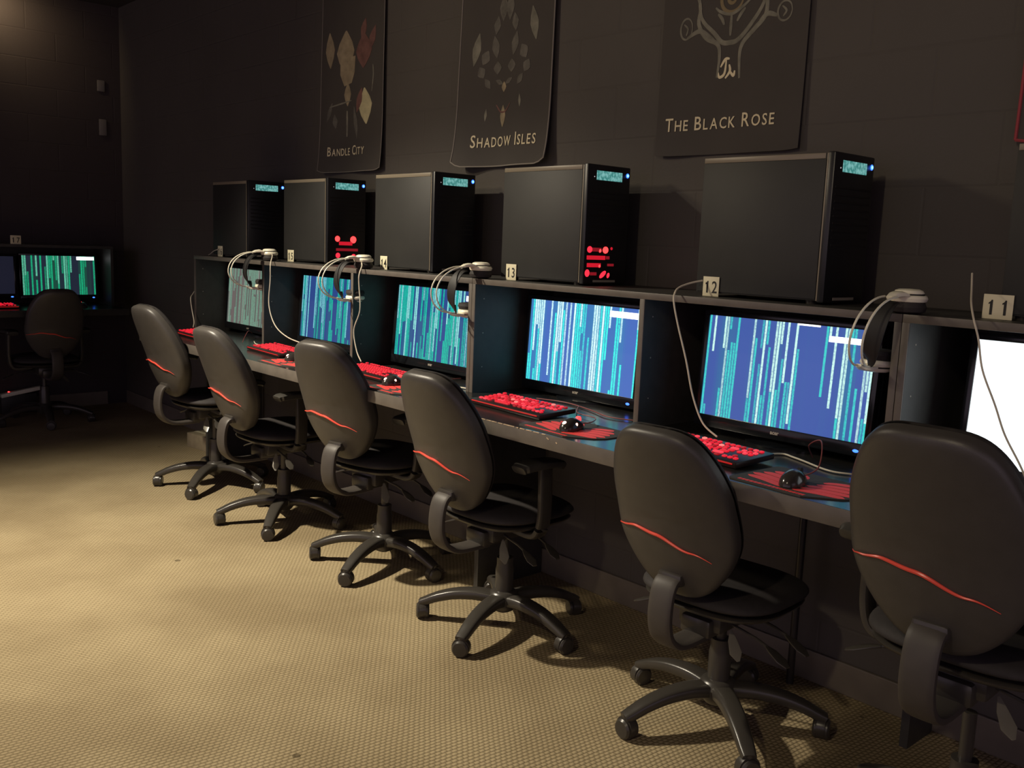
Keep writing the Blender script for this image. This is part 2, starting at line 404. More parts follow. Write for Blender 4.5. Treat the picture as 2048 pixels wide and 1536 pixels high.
def lcd_mat():
    m, N, L, b = new_mat('teal_lcd')
    tc = N.new('ShaderNodeTexCoord'); v = N.new('ShaderNodeTexNoise'); v.inputs['Scale'].default_value = 95; v.inputs['Detail'].default_value = 2
    L.new(tc.outputs['Object'], v.inputs['Vector'])
    r = N.new('ShaderNodeValToRGB'); r.color_ramp.elements[0].position = 0.38; r.color_ramp.elements[1].position = 0.66
    r.color_ramp.elements[0].color = (0.045, 0.23, 0.21, 1); r.color_ramp.elements[1].color = (0.22, 0.52, 0.50, 1)
    L.new(v.outputs['Fac'], r.inputs['Fac']); L.new(r.outputs['Color'], b.inputs['Emission Color'])
    b.inputs['Emission Strength'].default_value = 0.9; b.inputs['Base Color'].default_value = (0.02, 0.05, 0.05, 1)
    return m
M['lcd'] = lcd_mat()

# ------------------------------------------------------------------ room
YW = 0.40      # back wall face
XL = -2.13     # left wall face
def struct(name, mb, mat): return tag(mb.build(name, mat, smooth=False), kind='structure')
mb = MB(); mb.b2(XL-0.2, 9.0, -7.0, YW+0.2, -0.1, 0.0); struct('floor', mb, M['carpet'])
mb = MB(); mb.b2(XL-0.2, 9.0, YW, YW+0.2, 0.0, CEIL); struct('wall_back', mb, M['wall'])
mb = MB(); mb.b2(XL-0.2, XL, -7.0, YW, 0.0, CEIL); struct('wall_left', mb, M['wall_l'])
mb = MB(); mb.b2(XL-0.2, 9.0, -7.0, YW+0.2, CEIL, CEIL+0.1); struct('ceiling', mb, M['ceiling'])
mb = MB(); mb.b2(XL+0.02, 9.0, YW-0.012, YW, 0.0, 0.095, 0.003); struct('baseboard_back', mb, M['baseboard'])
mb = MB(); mb.b2(XL, XL+0.012, -6.9, YW-0.14, 0.0, 0.095, 0.003); struct('baseboard_left', mb, M['baseboard'])

def ceiling_lamp(loc, label):
    r = empty('ceiling_lamp', (loc[0], loc[1], CEIL), 0, label, 'ceiling lamp')
    a = MB(); a.lathe([(0.085, 0.0), (0.085, -0.02), (0.07, -0.03), (0.066, -0.03), (0.06, -0.012), (0.06, -0.004)], 32); a.build('housing', M['lamp_metal'], r)
    a = MB(); a.lathe([(0.056, -0.005), (0.05, -0.011), (0.0, -0.013)], 24); a.build('lens', M['lamp_lens'], r)
ceiling_lamp((0.95, -1.75), 'round recessed ceiling lamp over the open carpet')
ceiling_lamp((4.3, -3.3), 'added round ceiling lamp out of view, brightening the near chairs')  # unseen fixture added to go with the near-chair fill
tl_ = empty('track_lamp', (1.0, -2.1, CEIL), 0, 'black track lamp hanging from the ceiling, turned to the banner wall', 'ceiling lamp')
_d = (Vector((2.5, 0.35, 1.55))-Vector((1.0, -2.1, 2.46))).normalized()
a = MB(); a.cyl((0, 0, 0), (0, 0, -0.24), 0.008); a.build('stem', M['lamp_metal'], tl_)
a = MB(); _c = Vector((0, 0, 2.46-CEIL)); a.cyl(_c-_d*0.13, _c-_d*0.03, 0.04, 0.05, 24); a.build('lamp_head', M['lamp_metal'], tl_)
a = MB(); a.cyl(_c-_d*0.03, _c-_d*0.022, 0.044, 0.044, 24); a.build('lens', M['lamp_lens'], tl_)
ceiling_lamp((-1.86, -0.45), 'round recessed ceiling lamp close to the left wall')

# ------------------------------------------------------------------ desk run on the back wall
S = 0.7694; ZD = 0.742; ZS0 = 1.1235; ZS1 = 1.1413; T = 0.018
YD = -0.285; YB = 0.385
XEND = 7*S
desk = empty('computer_desk', (0, 0, 0), 0, 'long black laminate desk with grey-brown front edge along the back wall', 'desk')
mb = MB(); mb.b2(-0.02, XEND, YD+0.004, YB, ZD-0.042, ZD); mb.build('worktop', M['laminate'], desk)
eb = MB(); eb.b2(-0.024, XEND, YD, YD+0.004, ZD-0.042, ZD, 0.0012); e = eb.build('edge_band', M['edge'], desk); e['label'] = 'grey-brown edge band, chipped'
ch = MB()
for (x, z, wx, hz) in [(2.60, -.020, .012, .030), (2.618, -.030, .009, .02), (2.63, -.036, .014, .010), (2.585, -.012, .008, .006), (3.005, -.010, .010, .003), (3.04, -.016, .006, .003)]:
    ch.box((x, YD-0.0003, ZD+z), (wx, 0.0012, hz), Matrix.Translation((x, 0, ZD+z)) @ Matrix.Rotation(R(25), 4, 'Y') @ Matrix.Translation((-x, 0, -ZD-z)))
ch.build('worn_chip', M['chip'], desk)
ch = MB(); x = 2.60
random.seed(3)
while x < 3.0:
    l = random.uniform(.006, .03)
    ch.box((x, YD+0.0006, ZD-0.0006), (l, 0.0028, 0.0022)); x += l+random.uniform(.001, .008)
ch.build('worn_chip', M['chip'], desk)
for x in (0.0, 3*S, 5*S, XEND):
    mb = MB(); mb.b2(x-0.011, x+0.011, 0.24 if x > 3 else 0.06, YB-0.002, 0.0, ZD-0.042); mb.build('support_panel', M['lam_in'], desk)
mb = MB(); mb.cyl((3.455, 0.33, 0.0), (3.455, 0.33, ZD-0.042), 0.011); mb.build('leg', M['steel'], desk)

def hutch(t0, n, label):
    h = empty('desk_hutch', (t0*S, 0, ZD), 0, label, 'hutch')
    W = n*S; dz = ZS0-ZD
    a = MB(); a.b2(0.0008, W-0.0008, 0.003, YB, dz, dz+T); a.build('shelf', M['lam_in'], h)
    a = MB(); a.b2(0.0008, W-0.0008, -0.001, 0.003, dz-0.0005, dz+T+0.0005, 0.0008); a.build('shelf_edge', M['edge'], h)
    for k in range(n+1):
        x = k*S
        x0, x1 = (x-T/2, x+T/2)
        if k == 0: x0, x1 = (0.0008, T)
        if k == n: x0, x1 = (W-T, W-0.0008)
        a = MB(); a.b2(x0, x1, 0.003, YB-0.006, 0.0, dz); p = a.build('divider', M['lam_in'], h)
        a = MB(); a.b2(x0, x1, -0.001, 0.003, 0.0, dz-0.0005, 0.0008); a.build('edge_strip', M['edge'], p)
        a = MB()
        if k < n:
            for zz in (0.09, 0.21, 0.33): a.cyl((x1-0.001, 0.04, zz), (x1+0.0006, 0.04, zz), 0.0022, n=10)
        if k < n: a.build('peg_hole_cap', M['badge'], p)
    a = MB(); a.b2(0.001, W-0.001, YB-0.006, YB, 0.0, dz); a.build('back_panel', M['lam_in'], h)
hutch(0, 3, 'far black hutch with three open bays standing on the long desk, left end')
hutch(3, 2, 'middle black hutch with two open bays, under the towers by cards 13 and 12')
hutch(5, 2, 'near black hutch with its bay holding the blank white screen, right edge')

# ------------------------------------------------------------------ PC towers
TWD, TWW, TWH = 0.40, 0.20, 0.383   # length (x), width (y), height
def tower(x, y, label, fan=None, strip=True, loc=None, rz=0):
    # origin: bottom, corner of side panel and front face
    t = empty('pc_tower', loc or (x, y, ZS1), rz, label, 'computer tower', 'computer towers on top of the hutches')
    z0 = 0.010
    a = MB(); a.b2(-TWD, -0.022, 0.003, TWW, z0, TWH-0.004, 0.002); a.build('case', M['case'], t)
    a = MB(); a.b2(-TWD+0.003, -0.024, 0.0, 0.003, z0+0.004, TWH-0.018, 0.001); a.build('side_panel', M['case'], t)
    a = MB()
    if strip:
        a.box((-TWD/2-0.012, 0.003, TWH-0.0105), (TWD-0.03, 0.004, 0.014), Matrix.Identity(4), 0.0008); a.build('panel_lip', M['case_edge'], t)
    else: a.bm.free()
    a = MB(); a.b2(-0.021, 0.0, 0.0, TWW, z0-0.004, TWH, 0.004); f = a.build('front_face', M['case_face'], t)
    a = MB(); a.b2(-0.0215, -0.0175, -0.0006, 0.0006, z0, TWH-0.004, 0.0004); a.build('front_seam', M['case_edge'], f)
    a = MB(); a.b2(-0.001, 0.0006, 0.040, 0.160, TWH-0.048, TWH-0.019); a.build('display', M['lcd'], t)
    a = MB(); a.lathe([(0.0045, 0), (0.0035, 0.002), (0, 0.0025)], 12, Matrix.Translation((0.0, 0.186, TWH-0.026)) @ Matrix.Rotation(PI/2, 4, 'Y')); a.build('power_light', M['led_blue_hot'], t)
    a = MB(); a.lathe([(0.0075, 0), (0.0065, 0.001), (0, 0.0012)], 14, Matrix.Translation((0.0, 0.186, TWH-0.026)) @ Matrix.Rotation(PI/2, 4, 'Y')); a.build('power_ring', M['led_blue'], t)
    a = MB(); a.lathe([(0.0018, 0), (0.0015, 0.001), (0, 0.0012)], 10, Matrix.Translation((0.0, 0.030, TWH-0.039)) @ Matrix.Rotation(PI/2, 4, 'Y')); a.build('indicator', M['led_dot'], t)
    a = MB(); a.b2(-0.0005, 0.0008, 0.045, 0.150, 0.012, 0.019); a.build('badge', M['badge'], t)
    # grille of the lower front: fine slats
    a = MB()
    for k in range(9):
        a.b2(-0.0005, 0.0014, 0.012, TWW-0.012, 0.150+k*0.018, 0.155+k*0.018)
    a.build('grille', M['mesh'], t)
    for sx in (-TWD+0.04, -0.05):
        for sy in (0.03, TWW-0.03):
            a = MB(); a.lathe([(0.014, 0), (0.016, z0)], 14, Matrix.Translation((sx, sy, 0))); a.build('foot', M['plastic'], t)
    if fan == 'bars':
        shp = [('fan_red_hi', [(.012, .018, .110, .124), ]), ('fan_red', [(.014, .100, .086, .098)]), ('fan_red', [(.018, .088, .063, .074)])]
        def blob(y, z, ry, rz, mat, ang=0):
            b_ = MB(); b_.lathe([(1, 0), (0.9, 0.0012/1), (0, 0.0016)], 16, Matrix.Translation((0.0004, y, z)) @ Matrix.Rotation(R(ang), 4, 'X') @ Matrix.Rotation(PI/2, 4, 'Y') @ Matrix.Diagonal((rz, ry, 1, 1)))
            b_.build('fan_light', M[mat], t)
        def bar(y0, y1, z0_, z1_, mat):
            b_ = MB(); b_.b2(-0.0002, 0.0016, y0, y1, z0_, z1_, 0.0007); b_.build('fan_light', M[mat], t)
        blob(.024, .116, .012, .0105, 'fan_red_hi'); bar(.034, .078, .110, .122, 'fan_red_dim'); blob(.072, .113, .006, .006, 'led_red')
        blob(.098, .1155, .0135, .011, 'led_red'); blob(.098, .1155, .0075, .0065, 'led_pink'); blob(.126, .121, .005, .005, 'fan_red')
        bar(.012, .098, .084, .097, 'fan_red'); bar(.102, .118, .086, .096, 'fan_red_dim')
        bar(.014, .078, .060, .073, 'fan_red'); blob(.072, .064, .005, .005, 'led_red'); bar(.110, .140, .064, .072, 'fan_red_dim')
        blob(.017, .041, .011, .012, 'fan_red_hi'); blob(.090, .037, .018, .008, 'fan_red_hi', 35); blob(.116, .034, .006, .009, 'fan_red_hi', -20)
        bar(.03, .06, .034, .044, 'fan_red_dim')
    if fan == 'dots':
        def blob(y, z, r, mat):
            b_ = MB(); b_.lathe([(r, 0), (r*.9, 0.0012), (0, 0.0016)], 16, Matrix.Translation((0.0004, y, z)) @ Matrix.Rotation(PI/2, 4, 'Y')); b_.build('fan_light', M[mat], t)
        blob(.052, .116, .013, 'led_red'); blob(.052, .116, .008, 'led_pink'); blob(.135, .114, .016, 'led_red'); blob(.135, .114, .011, 'led_pink')
        blob(.055, .042, .012, 'fan_red_hi'); blob(.055, .042, .006, 'led_red'); blob(.138, .038, .012, 'fan_red_hi'); blob(.138, .038, .006, 'led_red')
        b_ = MB(); b_.b2(-0.0002, 0.0016, .06, .13, .088, .104, 0.0007); b_.build('fan_light', M['fan_red'], t)
        b_ = MB(); b_.b2(-0.0002, 0.0016, .045, .16, .062, .074, 0.0007); b_.build('fan_light', M['fan_red_dim'], t)
    return t
tower(0.485, 0.068, 'black computer tower at the far left end of the shelf, beside card 16')
tower(1.125, 0.130, 'black computer tower with two bright red fan lights, beside card 15', 'dots')
tower(1.945, 0.100, 'black computer tower with no red fan glow, beside card 14')
tower(2.754, 0.087, 'black computer tower with stacked red glowing bars, beside card 13', 'bars')
tower(3.593, 0.091, 'black computer tower with lamplight painted on its top lip, largest whole one, beside card 12')
tower(4.415, 0.100, 'black computer tower cut by the right edge, beside card 11')

# ------------------------------------------------------------------ number cards
def card(num, x, y, wdt, label, z=ZS1, rz=0, tilt=0, size=0.047):
    c = empty('number_card', (x, y, z), rz, label, 'number card', 'numbered cards along the shelf')
    hgt = 0.055
    a = MB(); a.b2(-wdt/2, wdt/2, -0.0012, 0, 0.0006, hgt, 0.0004); a.build('card', M['card'], c)
    Mx = Matrix.Translation((0, -0.0014, 0.010)) @ Matrix.Rotation(PI/2, 4, 'X')
    for i, d in enumerate(num):
        Mi = Mx @ Matrix.Translation(((i-0.5)*wdt*0.46, 0, 0))
        if d == '1':
            hh = size*0.70; a = MB()
            a.prism([(-.0022, 0), (.0034, 0), (.0034, hh), (.0004, hh), (-.0012, hh*0.90), (-.0055, hh*0.80), (-.0055, hh*0.70), (-.0022, hh*0.75)], 0.0005, Mi)
            a.build('numeral', M['ink'], c, smooth=False)
        else:
            text_mesh('numeral', d, size, M['ink'], c, Mi, 0.0003, 0.0004, 0.82)
card('16', 0.175, 0.066, 0.055, 'cream card numbered 16, farthest on the shelf')
card('15', 0.80, 0.128, 0.058, 'cream card numbered 15 at the corner of the tower with two red dots')
card('14', 1.620, 0.098, 0.050, 'cream card numbered 14 next to the headset')
card('13', 2.413, 0.085, 0.052, 'cream card numbered 13 above the brightest striped screen')
card('12', 3.248, 0.089, 0.054, 'cream card numbered 12 with a white cable rising behind it')
card('11', 4.013, 0.098, 0.064, 'large cream card numbered 11 at the right of the shelf')

# ------------------------------------------------------------------ monitors
def monitor(x, y, label, smat, box=None, rz=0, wdt=0.51, zc=0.937, tilt=4, brand=True, z=ZD, short=None):
    h = wdt*9/16
    m = empty('monitor', (x, y, z), rz, label, 'monitor', 'black desktop monitors with their stands')
    zc = zc-z
    T_ = Matrix.Translation((0, 0, zc)) @ Matrix.Rotation(-R(tilt), 4, 'X')
    bz = 0.016; lo = 0.034
    a = MB()
    a.box((0, 0.019, (bz-lo)/2), (wdt+2*bz, 0.030, h+bz+lo), T_, 0.004)
    a.box((0, 0.045, 0), (wdt*0.62, 0.03, h*0.6), T_, 0.01)
    a.build('housing', M['bezel'], m)
    a = MB()   # raised bezel lip round the panel
    for (cx, cz, dx, dz) in [(0, h/2+bz/2, wdt+2*bz, bz), (0, -h/2-lo/2, wdt+2*bz, lo), (-wdt/2-bz/2, 0, bz, h), (wdt/2+bz/2, 0, bz, h)]:
        a.box((cx, 0.0015, cz), (dx, 0.006, dz), T_, 0.0015)
    a.build('bezel', M['bezel'], m)
    s = MB(); s.box((0, 0.0035, 0), (wdt, 0.002, h), T_)
    so = s.build('screen', smat, m, smooth=False)
    me = so.data; uvl = me.uv_layers.new(name='UVMap'); Ti = T_.inverted()
    for lp in me.loops:
        v = Ti @ me.vertices[lp.vertex_index].co
        uvl.data[lp.index].uv = ((v.x+wdt/2)/wdt, (v.z+h/2)/h)
    if box:
        for (u0, u1, v0, v1) in box:
            b_ = MB(); b_.box((-wdt/2+wdt*(u0+u1)/2, 0.0018, -h/2+h*(v0+v1)/2), (wdt*(u1-u0), 0.0016, h*(v1-v0)), T_, 0.0007); b_.build('screen_label', M['label_box'], m)
    Mt = T_ @ Matrix.Translation((0, -0.0018, -h/2-0.020)) @ Matrix.Rotation(PI/2, 4, 'X')
    if brand: text_mesh('brand_mark', 'acer', 0.015, M['badge'], m, Mt, 0.0003, 0.0006)
    a = MB(); a.lathe([(0.0042, 0), (0, 0.0012)], 10, T_ @ Matrix.Translation((wdt/2-0.018, -0.0016, -h/2-0.020)) @ Matrix.Rotation(PI/2, 4, 'X') @ Matrix.Diagonal((2.0, 1, 1, 1))); a.build('power_light', M['led_blue'], m)
    a = MB(); a.box((0, 0.055, zc*0.5), (0.055, 0.022, zc*1.0), None, 0.006); a.build('neck', M['bezel'], m)
    a = MB(); a.lathe([(0.115, 0), (0.115, 0.006), (0.06, 0.014), (0, 0.016)], 36, Matrix.Translation((0, 0.045, 0)), 1.0, 0.78); a.build('stand_base', M['bezel'], m)
    return m
BL = (0.045, 0.085, 0.36)
LBX = [(0.735, 0.965, 0.86, 0.925)]
scr13 = rain_mat('rain_screen_a', (0.058, 0.135, 0.44), (0.05, 0.80, 0.72), (0.66, 1.0, 0.97), 50, 0.78, 3.0, 1.2, 0.75)
scr12 = rain_mat('rain_screen_b', (0.050, 0.105, 0.385), (0.05, 0.66, 0.62), (0.62, 1.0, 0.90), 58, 0.48, 8.0, 1.0, 0.55)
scr14 = rain_mat('rain_screen_c', (0.030, 0.075, 0.28), (0.01, 0.62, 0.42), (0.30, 0.85, 0.78), 48, 0.66, 5.0, 0.95, 0.45)
scr15 = rain_mat('rain_screen_d', (0.026, 0.065, 0.25), (0.01, 0.52, 0.36), (0.20, 0.65, 0.70), 44, 0.62, 12.0, 0.95, 0.4)
scr16 = rain_mat('rain_screen_e', (0.17, 0.135, 0.13), (0.20, 0.40, 0.29), (0.32, 0.42, 0.34), 44, 0.72, 15.0, 0.85, 0.3)
scr17 = rain_mat('rain_screen_f', (0.016, 0.022, 0.040), (0.01, 0.42, 0.20), (0.12, 0.55, 0.36), 34, 0.62, 21.0, 0.95, 0.3)
MY = 0.165
monitor(0.305, MY, 'monitor with washed grey-green vertical streaks, farthest bay of the hutch', scr16)
monitor(1.090, MY, 'monitor with teal streaks on navy, under card 15', scr15, [(0.87, 0.93, 0.84, 0.92)])
monitor(1.875, MY, 'monitor with teal streaks on navy, under card 14', scr14, [(0.87, 0.985, 0.87, 0.94)])
monitor(2.6325, 0.2119, 'monitor with the densest pale cyan streaks, under card 13', scr13, [(0.745, 0.985, 0.885, 0.955)], zc=0.9305, tilt=3)
monitor(3.4595, 0.1433, 'monitor with thin streaks on bright blue, under card 12', scr12, [(0.745, 0.955, 0.862, 0.915), (0.56, 0.69, 0.985, 1.0)], zc=0.942)
monitor(4.205, MY, 'monitor with a blank white page, cut by the right edge', M['white_screen'], zc=0.945)

# ------------------------------------------------------------------ keyboards
def key_layout():
    rows = []
    W = 0.325; u = W/18.4; rowz = [0.064, 0.040, 0.021, 0.002, -0.017, -0.036]
    ks = []
    specs = [
        [1, -1, 1, 1, 1, 1, -.5, 1, 1, 1, 1, -.5, 1, 1, 1, 1, -.25, 1, 1, 1],
        [1]*13+[2, -.25, 1, 1, 1], [1.5]+[1]*12+[1.5, -.25, 1, 1, 1], [1.75]+[1]*11+[2.25],
        [2.25]+[1]*10+[2.75, -1.25, 1], [1.25, 1.25, 1.25, 6.25, 1.25, 1.25, 1.25, 1.25, -.25, 1, 1, 1]]
    for r, sp in enumerate(specs):
        x = -W/2
        for k in sp:
            if k > 0: ks.append((x+k*u/2, rowz[r], k*u*0.62, 0.0108))
            x += abs(k)*u
    return ks
KS = key_layout()
keymeshes = {}
def key_mesh(w_, d_, mat):
    k = (round(w_, 4), mat)
    if k not in keymeshes:
        a = MB(); a.box((0, 0, 0.0018), (w_, d_, 0.0052), None, 0.0018, 2)
        o = a.build('key', M[mat]); keymeshes[k] = o.data; bpy.data.objects.remove(o)
    return keymeshes[k]
def keyboard(x, y, rz, label, individual, z=ZD):
    k = empty('keyboard', (x, y, z), rz, label, 'keyboard', 'red backlit keyboards on the desks')
    tl = Matrix.Rotation(R(3.5), 4, 'X')
    a = MB(); a.box((0, 0.010, 0.013), (0.352, 0.150, 0.016), tl, 0.004); a.build('base', M['keybase'], k)
    a = MB(); a.box((0, -0.0655, 0.0165), (0.330, 0.003, 0.004), tl, 0.001); a.build('light_strip', M['keyglow'], k)
    hot = {random.randrange(len(KS)) for _ in range(4)}
    if individual:
        for i, (kx, ky, kw, kd) in enumerate(KS):
            o = bpy.data.objects.new('key', key_mesh(kw, kd, 'keyhot' if i in hot else ('key', 'key', 'key_dim', 'key_bright')[random.randrange(4)])); COL.objects.link(o)
            o.parent = k; o.matrix_local = tl @ Matrix.Translation((kx, ky, 0.021))
    else:
        a = MB()
        for (kx, ky, kw, kd) in KS: a.box((kx, ky, 0.0228), (kw, kd, 0.0052), tl, 0.0016, 1)
        a.build('keys', M['key'], k)
    return k
random.seed(11)
keyboard(0.285, -0.105, R(-3), 'red lit keyboard at the far left end of the long desk', False)
keyboard(1.040, -0.075, R(-4), 'red lit keyboard in front of the bay under card 15', False)
keyboard(1.815, -0.075, R(-3), 'red lit keyboard in front of the bay under card 14', False)
keyboard(2.665, -0.085, R(-3), 'red lit keyboard seen whole, in front of the bay under card 13', True)
keyboard(3.385, -0.100, R(-5), 'red lit keyboard in front of the bay under card 12, partly behind a chair', True)

# ------------------------------------------------------------------ mouse mats and mice
def mouse_mat(x, y, rz, label):
    p = empty('mouse_mat', (x, y, ZD), rz, label, 'mouse mat', 'black mouse mats with a red print')
    w_, d_ = 0.285, 0.205
    poly = [(-w_/2, -d_/2+.01), (-w_/2+.01, -d_/2), (w_/2-.085, -d_/2), (w_/2-.015, -d_/2+.055), (w_/2, -d_/2+.085), (w_/2, d_/2-.01), (w_/2-.01, d_/2), (-w_/2+.01, d_/2), (-w_/2, d_/2-.01)]
    a = MB(); a.prism(poly, 0.003); a.build('mat', M['mat_black'], p)
    a = MB()   # printed swept blades, mirrored left and right
    def blade(pts): a.prism(pts, 0.0006, Matrix.Translation((0, 0, 0.003)))
    for sgn in (-1, 1):
        for k in range(5):
            y0 = -0.066+k*0.028; L_ = (0.116, 0.122, 0.112, 0.092, 0.062)[k]
            x0_ = 0.012 if k < 3 else 0.020
            lowr = []; upr = []
            for i in range(13):
                t = i/12; xx_ = x0_+L_*t
                yc = y0+0.026*math.sin(t*PI*0.55)
                hw_ = 0.0118*math.sqrt(max(0.0, 1-(2*t-1)**4))+0.0006
                lowr.append((sgn*xx_, yc-hw_)); upr.append((sgn*xx_, yc+hw_))
            pts = lowr+upr[::-1]
            if sgn < 0: pts.reverse()
            blade(pts)
    a.build('print', M['mat_red'], p)
    a = MB(); xx = -0.118
    random.seed(5)
    while xx < 0.055:
        l = random.uniform(.004, .010); a.b2(xx, xx+l, -0.094, -0.084, 0.003, 0.0036); xx += l+.0022
    a.build('lettering', M['mat_red'], p)
mouse_mat(3.735, -0.168, R(-3), 'black mouse mat with red blade print, on the desk under card 12')
mouse_mat(2.995, -0.165, R(-3), 'black mouse mat with red print lit by the glowing mouse, under card 13')
mouse_mat(2.165, -0.17, R(-3), 'black mouse mat with red print, on the desk under card 14')
mouse_mat(1.375, -0.17, R(-3), 'black mouse mat with red print, on the desk under card 15')
def mouse(x, y, rz, label, lit, cable, z=ZD+0.0036):
    m = empty('mouse', (x, y, z), rz, label, 'mouse', 'computer mice on the desks')
    t = bmesh.new(); bmesh.ops.create_uvsphere(t, u_segments=24, v_segments=14, radius=1)
    for v in t.verts:
        v.co.x *= 0.027*(1-0.10*math.sin(v.co.y*2)); v.co.y *= 0.050; v.co.z = max(v.co.z, -0.05)*0.034*(1-0.25*max(0, v.co.y/0.056))
    a = MB(); a.merge(t, Matrix.Translation((0, 0, 0.0018))); a.build('body', M['mouse'], m)
    a = MB(); a.cyl((-0.004, 0.030, 0.025), (0.004, 0.030, 0.025), 0.010, n=14); a.build('wheel', M['led_red'] if lit else M['strap'], m)
    if lit == 1:
        for (px, py, pz, r_) in [(-0.002, -0.035, 0.022, 0.0075), (0.0215, -0.010, 0.019, 0.0045)]:
            a = MB(); a.lathe([(r_, -0.003), (r_, 0), (r_*.8, 0.003), (0, 0.004)], 14, Matrix.Translation((px, py, pz)) @ Vector((px*12, -0.7 if py < -.02 else -.25, 0.9)).to_track_quat('Z', 'Y').to_matrix().to_4x4(), 1.0, 1.0)
            a.build('logo_light', M['led_pink'], m)
    a = MB(); a.tube(catmull(cable, 8), 0.0017, 6); a.build('cord', M['redcable'], m)
mouse(3.723, -0.195, R(8), 'grey-black mouse on the red printed mat under card 12', False, [(0, 0.054, 0.010), (0.02, 0.09, 0.03), (-0.01, 0.17, 0.075), (-0.06, 0.22, 0.05), (-0.08, 0.30, 0.004)])
mouse(2.995, -0.180, R(10), 'black mouse with glowing red wheel and logo under card 13', True, [(0, 0.054, 0.010), (0.01, 0.09, 0.012), (-0.04, 0.18, 0.006), (-0.13, 0.22, 0.004), (-0.2, 0.33, 0.004)])
mouse(2.060, -0.150, R(5), 'black mouse with red light under card 14, beside a chair back', True, [(0, 0.054, 0.010), (0.01, 0.09, 0.010), (0.02, 0.18, 0.004), (0.04, 0.3, 0.004)])
mouse(1.318, -0.135, R(5), 'black mouse with red light under card 15', True, [(0, 0.054, 0.010), (0.01, 0.09, 0.010), (0.02, 0.18, 0.004), (0.04, 0.3, 0.004)])

# ------------------------------------------------------------------ headsets clamped on the shelf
def headset(x, label, dz=0.0):
    h = empty('headset', (x, 0.030, ZS1), 0, label, 'headset', 'white headsets hung over the shelf edge')
    def cup(z, up, dx):
        s = 1 if up else -1
        a = MB(); a.lathe([(0.034, 0.0), (0.043, 0.003), (0.046, 0.010), (0.043, 0.016), (0.040, 0.0175)], 32, Matrix.Translation((dx, 0, z)) @ Matrix.Diagonal((1, 1, s, 1)), 0.92, 0.85)
        a.lathe([(0.036, 0.0195), (0.037, 0.022), (0.033, 0.028), (0.024, 0.031), (0, 0.032)], 32, Matrix.Translation((dx, 0, z)) @ Matrix.Diagonal((1, 1, s, 1)), 0.92, 0.85)
        c = a.build('ear_cup', M['white'], h)
        a = MB(); a.lathe([(0.0375, 0.016), (0.0375, 0.021)], 28, Matrix.Translation((dx, 0, z)) @ Matrix.Diagonal((1, 1, s, 1)), 0.92, 0.85); a.build('cup_groove', M['strap'], c)
        a = MB(); a.lathe([(0.030, -0.024 if up else -0.022), (0.042, -0.020), (0.045, -0.010), (0.040, 0.001)], 28, Matrix.Translation((dx, 0, z)) @ Matrix.Diagonal((1, 1, s, 1)), 0.92, 0.85); a.build('ear_cushion', M['fabric'], h)
        a = MB(); a.sweep([(dx, -0.036, z+s*0.018), (dx, -0.052, z+s*0.020), (dx-0.002, -0.070, z+s*0.018), (dx-0.004, -0.085, z+s*0.012)], [.020, .016, .012, .008], [.004, .007, .006, .004]); a.build('hinge', M['white'], h)
    zt = 0.026; zb = -0.088
    cup(zt, True, 0.0); cup(zb-0.022, False, -0.058)
    zc = (zt+zb-0.02)/2; rz_ = (zt+0.014)-zc
    for dx in (-0.018, 0.012):
        a = MB(); pts = []
        for i in range(25):
            t = i/24; an = PI/2 + PI*t
            pts.append((dx-0.050*t*t, -0.078 + math.cos(an)*0.112, zc + math.sin(an)*rz_))
        a.tube(pts, 0.0026, 8); a.build('band_wire', M['white'], h)
    a = MB(); pts = []
    for i in range(21):
        t = i/20; an = PI/2 + PI*t
        pts.append((-0.003-0.046*t*t, -0.066 + math.cos(an)*0.050, zc + math.sin(an)*(rz_-0.012)))
    a.sweep(pts, [0.016+0.006*math.sin(PI*i/20) for i in range(21)], [0.0022]*21, upv=(0, 1, 0.01)) ; a.build('head_strap', M['strap'], h)
headset(0.775, 'white headset over the shelf edge between cards 16 and 15')
headset(1.575, 'white headset over the shelf edge just left of card 14')
headset(2.315, 'white headset over the shelf edge just left of card 13')
headset(3.842, 'white headset over the shelf edge right of card 12, seen largest')

# ------------------------------------------------------------------ loose cables
def cable(name, pts, r, mat, label, group=None, n=8):
    a = MB(); o0 = Vector(pts[0])
    a.tube([p-o0 for p in catmull(pts, n)], r, 8)
    o = a.build(name, M[mat]); o.location = o0
    return tag(o, label, 'cable', group)
cable('headset_cable', [(3.224, 0.080, 1.184), (3.206, 0.050, 1.176), (3.198, 0.012, 1.164), (3.205, -0.015, 1.150), (3.215, -0.030, 1.124), (3.234, -0.030, 1.063), (3.269, -0.030, 0.971), (3.299, -0.030, 0.878), (3.338, -0.030, 0.808), (3.388, -0.030, 0.778)], 0.0026, 'whitecable', 'white cable looping from card 12 down to the keyboard')
cable('headset_cable', [(3.955, 0.085, 1.240), (3.972, 0.05, 1.205), (3.995, 0.00, 1.176), (4.016, -0.030, 1.144), (4.030, -0.030, 1.103), (4.045, -0.030, 1.040), (4.078, -0.030, 0.970), (4.104, -0.030, 0.911), (4.140, -0.030, 0.854), (4.17, -0.03, 0.80), (4.20, -0.02, 0.746)], 0.0022, 'whitecable', 'white cable hanging in front of the blank white screen')
cable('headset_cable', [(1.52, 0.085, 1.180), (1.56, 0.03, 1.176), (1.625, -0.010, 1.156), (1.637, -0.030, 1.120), (1.637, -0.030, 1.080), (1.646, -0.030, 0.981), (1.604, -0.030, 0.897), (1.625, -0.030, 0.818), (1.660, -0.030, 0.775)], 0.0026, 'whitecable', 'white cable hanging from card 14 down to the keyboard')
